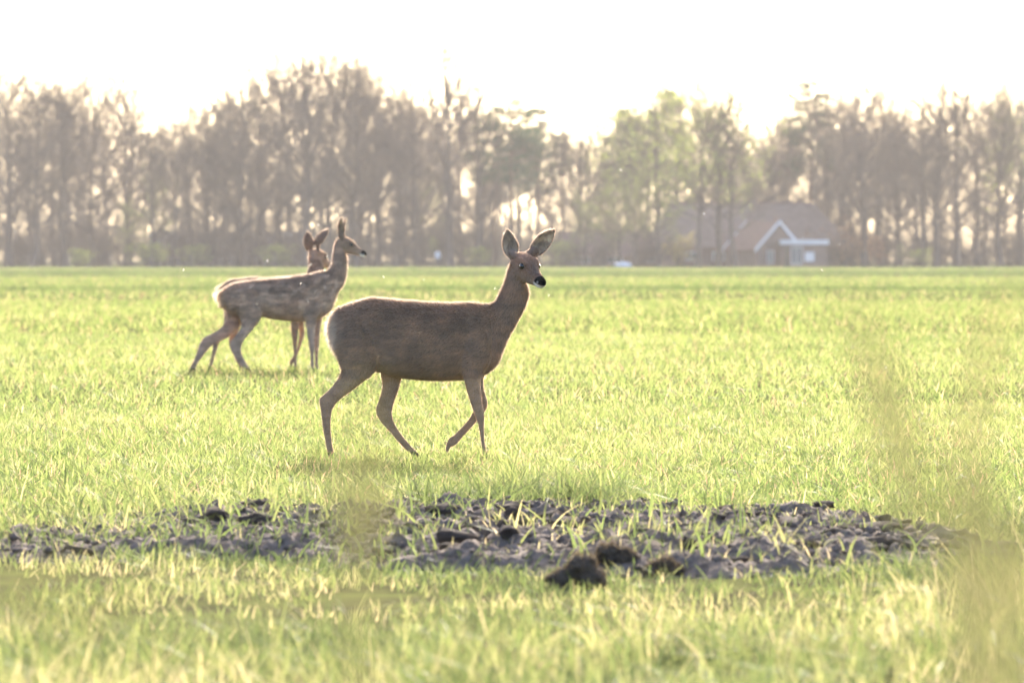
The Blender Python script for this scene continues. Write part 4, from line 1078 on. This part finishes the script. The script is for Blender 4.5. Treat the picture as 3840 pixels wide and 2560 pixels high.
# verge grass in the foreground
V_ = Grass()
def verge(n, d0, d1, hm, w, bendy, cond=None, tmean=.5, tsd=.18, xlim=None, gap=0):
    x, d = wedge_points(rg, n, d0, d1, 1.35, .3)
    if xlim: x = rg.uniform(xlim[0], xlim[1], n)
    if cond is not None:
        k = cond(x, d); x, d = x[k], d[k]
    n = len(x)
    cl = fbm(x * 4, d * 3, 81, 3)
    if gap:
        k = fbm(x * 2.6, d * 1.8, 87, 3) + rg.normal(size=n) * .06 > gap
        x, d, cl = x[k], d[k], cl[k]; n = len(x)
    hh = hm(x, d) * (.35 + 1.3 * cl) * rg.uniform(.55, 1.2, n)
    t = np.clip(tmean + 1.1 * (fbm(x * 2.2, d * 1.5, 91, 3) - .5) + rg.normal(size=n) * tsd, 0, 1)
    P = np.stack([x, d, soil_z(x, d)], -1)
    V_.add(*blade_mesh(P, hh, w * rg.uniform(.6, 1.3, n), rg, 4, .4, .7, t))
notsoil = lambda x, d: (soil_mask(x, d) < rg.uniform(0, .55, len(x))) & (d < 18.3 + .1 * x)
right = lambda x: np.clip((x - .75) / .6, 0, 1)
verge(30000, 12.0, 18.0, lambda x, d: .05 + .05 * right(x), .0042, .5, notsoil, .5, .22, gap=.35)
verge(26000, 8.0, 12.4, lambda x, d: .12 + .04 * right(x), .0048, .5, None, .5, .22, gap=.37)
verge(9000, 10.5, 15.0, lambda x, d: .2 * right(x) + .02, .0045, .5, lambda x, d: x > .7 + .1 * (15 - d), .5, .2)
# sparse blades sprouting from the bare earth and along its far rim
verge(8000, 15.3, 19.4, lambda x, d: .055 + 0 * x, .0055, .7, lambda x, d: (soil_mask(x, d) > .2) & (fbm(x * 3.1, d * 2.2, 19, 3) >.55 - .09 * np.clip(-x, 0, 1.5)), .45, .14)
verge(600, 15.3, 19.4, lambda x, d: .11 + 0 * x, .009, .7, lambda x, d: soil_mask(x, d) > .2, .42, .14)
verge(9000, 14.6, 19.6, lambda x, d: .05 + 0 * x, .0048, .7, lambda x, d: (soil_mask(x, d) > .03) & ((soil_mask(x, d) < .75 * fbm(x * 4, d * 3, 27, 3) + .25) | (fbm(x * 1.6, d * 1.9, 28, 3) > .56)), .48, .18)
verge(2500, 15.3, 19.4, lambda x, d: .035 + 0 * x, .004, .7, lambda x, d: soil_mask(x, d) > .2, .9, .1)
verge(1300, 18.0, 20.2, lambda x, d: .13 + 0 * x, .0065, .7, lambda x, d: fbm(x * 2.2, d, 15, 2) > .55, .38, .12)
# darker lusher patch at the hind feet
verge(3500, 18.8, 20.6, lambda x, d: .12 + 0 * x, .006, .7, lambda x, d: np.hypot((x - .02) / .42, (d - 19.6) / .9) < 1, .3, .12, (-.5, .6))
# thin tall blades of the near verge, well out of focus
verge(520, 3.6, 7.5, lambda x, d: .40 + .14 * np.clip((6.5 - d) / 3, 0, 1) + .1 * np.clip(x - .25, 0, .4), .0035, .5, lambda x, d: (fbm(x * 5, d * .6, 44, 2) > .44) | (x > .12 * d - .32), .6, .2)
vo = V_.obj('verge_grass', M_verge)
tag(vo, 'taller yellowish grass of the verge and weeds in the bare earth', 'grass', kind='stuff')

# three dark turf sods
M_root = leaf_mat('turf_roots', [(0.0, (.07, .055, .04)), (.5, (.14, .11, .075)), (1.0, (.36, .31, .19))], trans=.35, gloss=.01, tboost=(1.2, 1.15, 1.0))
M_turf = noise_mat('dark_turf', (.045, .036, .028), (.1, .08, .06), scale=40, bump=.6)
for i, (u, vb, wpx, hpx, lab) in enumerate([(2165, 2205, 210, 150, 'largest dark round sod of turf lying at the near edge of the bare earth'),
                                     (2310, 2150, 150, 110, 'dark sod of turf wedged between a bigger and a smaller one'),
                                     (2490, 2160, 140, 85, 'smallest dark crumbly sod of turf lying on the bare earth')]):
    d = HC * FPX / (vb - HOR); w, h = wpx / FPX * d, hpx / FPX * d
    SB = Body()
    for (ox, oz, rx, rz2) in (((-.30, .18, .26, .26), (.05, .42, .30, .42), (.26, .2, .24, .34)), ((-.2, .35, .3, .4), (.2, .3, .32, .34)), ((-.26, .2, .24, .3), (.02, .4, .26, .32), (.28, .18, .22, .26)))[i]:
        SB.add(lump(200 + i * 7 + int(ox * 50), IV3, .35, 1.6) * np.array([w * rx, w * .36, h * rz2]) + np.array([ox * w, 0, oz * h]), [list(f) for f in IF3], 0)
    me, V, Nv, _i, _n, _s = SB.remesh(.005, 2)
    V = V + Nv * ((fbm(V[:, 0] * 70, V[:, 2] * 70 + V[:, 1] * 40, i, 3) - .5) * .02)[:, None]
    me.vertices.foreach_set('co', V.astype(np.float32).ravel()); me.update()
    sod = tag(link('turf_sod', None, loc=((u - 1920) / FPX * d, d, float(soil_z((u - 1920) / FPX * d, d)) * .6)), lab, 'sod', 'turf sods')
    link('turf', me, M_turf, sod)
    r = np.random.default_rng(60 + i); n = 2600
    Nn = unit(V[r.integers(len(V), size=n)] - np.array([0, 0, h * .3])); Pv = V[r.integers(len(V), size=n)]
    idx = r.integers(len(V), size=n); Pv = V[idx]; Nn = unit(Nv[idx])
    D = unit(Nn + np.array([0, 0, .4]) + r.normal(size=(n, 3)) * .6); s = unit(np.cross(D, r.normal(size=(n, 3)))) * .0010
    E = Pv + D * (r.uniform(.004, .014, n) + .03 * r.random(n) * (Pv[:, 2] > h * .75))[:, None]
    fm = mk_mesh('roots', np.stack([Pv - s, Pv + s, E], 1).reshape(-1, 3), np.arange(n * 3).reshape(-1, 3))
    fattr(fm, 'tint', np.repeat(np.clip(r.normal(size=n) * .2 + .15 + .7 * np.clip((Pv[:, 2] / h - .7) * 2.5, 0, 1), 0, 1), 3))
    tag(link('roots', fm, M_root, sod), kind='stuff')

# tall grass plants close to the camera, far out of focus
M_near = leaf_mat('tall_stalk_blade', [(0, (.12, .12, .045)), (1, (.21, .185, .09))], trans=.19, gloss=.02)
def tall_plant(label, d, pts_list, w):
    """pts_list: blades given as photograph points at distance d, base first"""
    b0 = px(*pts_list[0][0], d)
    root = tag(link('tall_grass', None, loc=(b0[0], d, 0)), label, 'grass plant', 'tall grass stalks in the near verge')
    for j, pts in enumerate(pts_list):
        W = np.array([px(u, v, d + .03 * j * (-1) ** j) for u, v in pts])
        base = np.array([W[0][0], W[0][1], 0.0])
        C = catmull(np.concatenate([[base], W]), 8) - np.array([b0[0], d, 0])
        n = len(C); t = np.linspace(0, 1, n); ww = w * np.interp(t, [0, .35, .65, .9, 1], [.45, .6, 1, .6, .05])
        sd = np.tile(np.array([[1., .35, 0.]]), (n, 1)); dv = unit(np.gradient(C, axis=0)); sd = unit(sd - (sd * dv).sum(1, keepdims=True) * dv)
        nn = np.cross(dv, sd)
        V = np.stack([C - sd * ww[:, None] / 2, C + nn * ww[:, None] * .12, C + sd * ww[:, None] / 2], 1).reshape(-1, 3)
        i = np.arange(n - 1)[:, None] * 3
        me = mk_mesh('leaf_blade', V, np.concatenate([i + [0, 1, 4, 3], i + [1, 2, 5, 4]]), True)
        fattr(me, 'tint', np.full(len(V), .3 + .4 * ((j * 37) % 10) / 10))
        link('leaf_blade', me, M_near, root)
tall_plant('tall olive grass plant arching across the right of the field', 2.2,
           [[(3660, 2600), (3470, 1800), (3330, 1420), (3150, 1080)], [(3760, 2600), (3640, 1850), (3690, 1350), (3830, 1050)], [(3620, 2600), (3400, 1950), (3300, 1600), (3230, 1300)]], .009)
tall_plant('tall olive grass plant leaning in at the right margin of the field', 2.4,
           [[(3800, 2500), (3640, 1900), (3620, 1600), (3760, 1150)], [(3700, 2500), (3600, 2250), (3470, 2100), (3250, 2090)], [(3860, 2500), (3800, 2250), (3700, 2050)], [(3840, 2500), (3780, 2300), (3640, 2180)]], .0045)
tall_plant('short olive grass plant standing before the hind legs of the front deer', 2.2,
           [[(1330, 2500), (1345, 2050), (1350, 1780), (1375, 1380)], [(1350, 2500), (1340, 2000), (1280, 1800), (1160, 1740)], [(1320, 2500), (1360, 2000), (1400, 1760), (1440, 1640)], [(1340, 2600), (1300, 2050), (1230, 1880), (1120, 1800)], [(1345, 2600), (1390, 2050), (1470, 1880), (1540, 1840)]], .005)
tall_plant('brownish grass plant bending low over the left of the bare earth', 2.5,
           [[(-260, 2600), (150, 2330), (600, 2200), (1050, 2210)], [(-240, 2600), (200, 2380), (560, 2290), (980, 2330)], [(-280, 2600), (0, 2300), (200, 2150), (330, 2080)]], .005)

# midges glinting in the low sun
M_midge = leaf_mat('midge_wings', [(0, (.5, .45, .41)), (1, (.6, .55, .51))], trans=.5, gloss=.1)
mv = []; mf = []; 
V = np.concatenate([IV * np.array([.004, .0012, .0012]), [(0, 0, .001), (-.004, .007, .005), (-.007, .005, .004), (0, 0, .001), (-.004, -.007, .005), (-.007, -.005, .004)]])
mm_ = mk_mesh('midge', V, np.concatenate([IF, [[len(IV), len(IV) + 1, len(IV) + 2], [len(IV) + 3, len(IV) + 4, len(IV) + 5]]])); fattr(mm_, 'tint', np.full(len(V), .7)); mm_.materials.append(M_midge)
for i, (u, v) in enumerate([(1195, 845), (1205, 852), (1000, 978), (962, 1138), (1155, 1128), (1130, 1060), (920, 1258), (1985, 788), (1855, 1083), (1590, 1050), (1440, 1040), (2635, 802), (2640, 800), (3010, 888),
                       (3150, 915), (2060, 1105), (1730, 810), (1600, 1265), (60, 870), (2330, 640), (1163, 995), (1165, 987), (3080, 1010), (1130, 790), (690, 1010)]):
    d = 24 + (i * 7 % 11) * .9 - 3.5
    o = link('midge', mm_, None, None, loc=px(u, v, d), rz=i * 1.3, scale=(.9, .9, .9)); o.rotation_euler[0] = i * .7
    tag(o, 'tiny pale midge glinting in the air over the field', 'insect', 'midges in the air')

# ------------------------------------------------------------------ haze: the air between the camera and the wood
hz = MB().box(-950, 950, -140, 1650, -1.2, 27)
M_haze, N, L = new_mat('haze_air')
o_ = N.new('ShaderNodeOutputMaterial'); pv = N.new('ShaderNodeVolumePrincipled')
pv.inputs['Color'].default_value = (.98, .95, .9, 1)
pv.inputs['Density'].default_value = .0002
pv.inputs['Anisotropy'].default_value = .0
L.new(pv.outputs[0], o_.inputs['Volume'])
haze = hz.build('haze', M_haze)
tag(haze, 'pale sunlit haze hanging over the field and wood', None, kind='stuff')
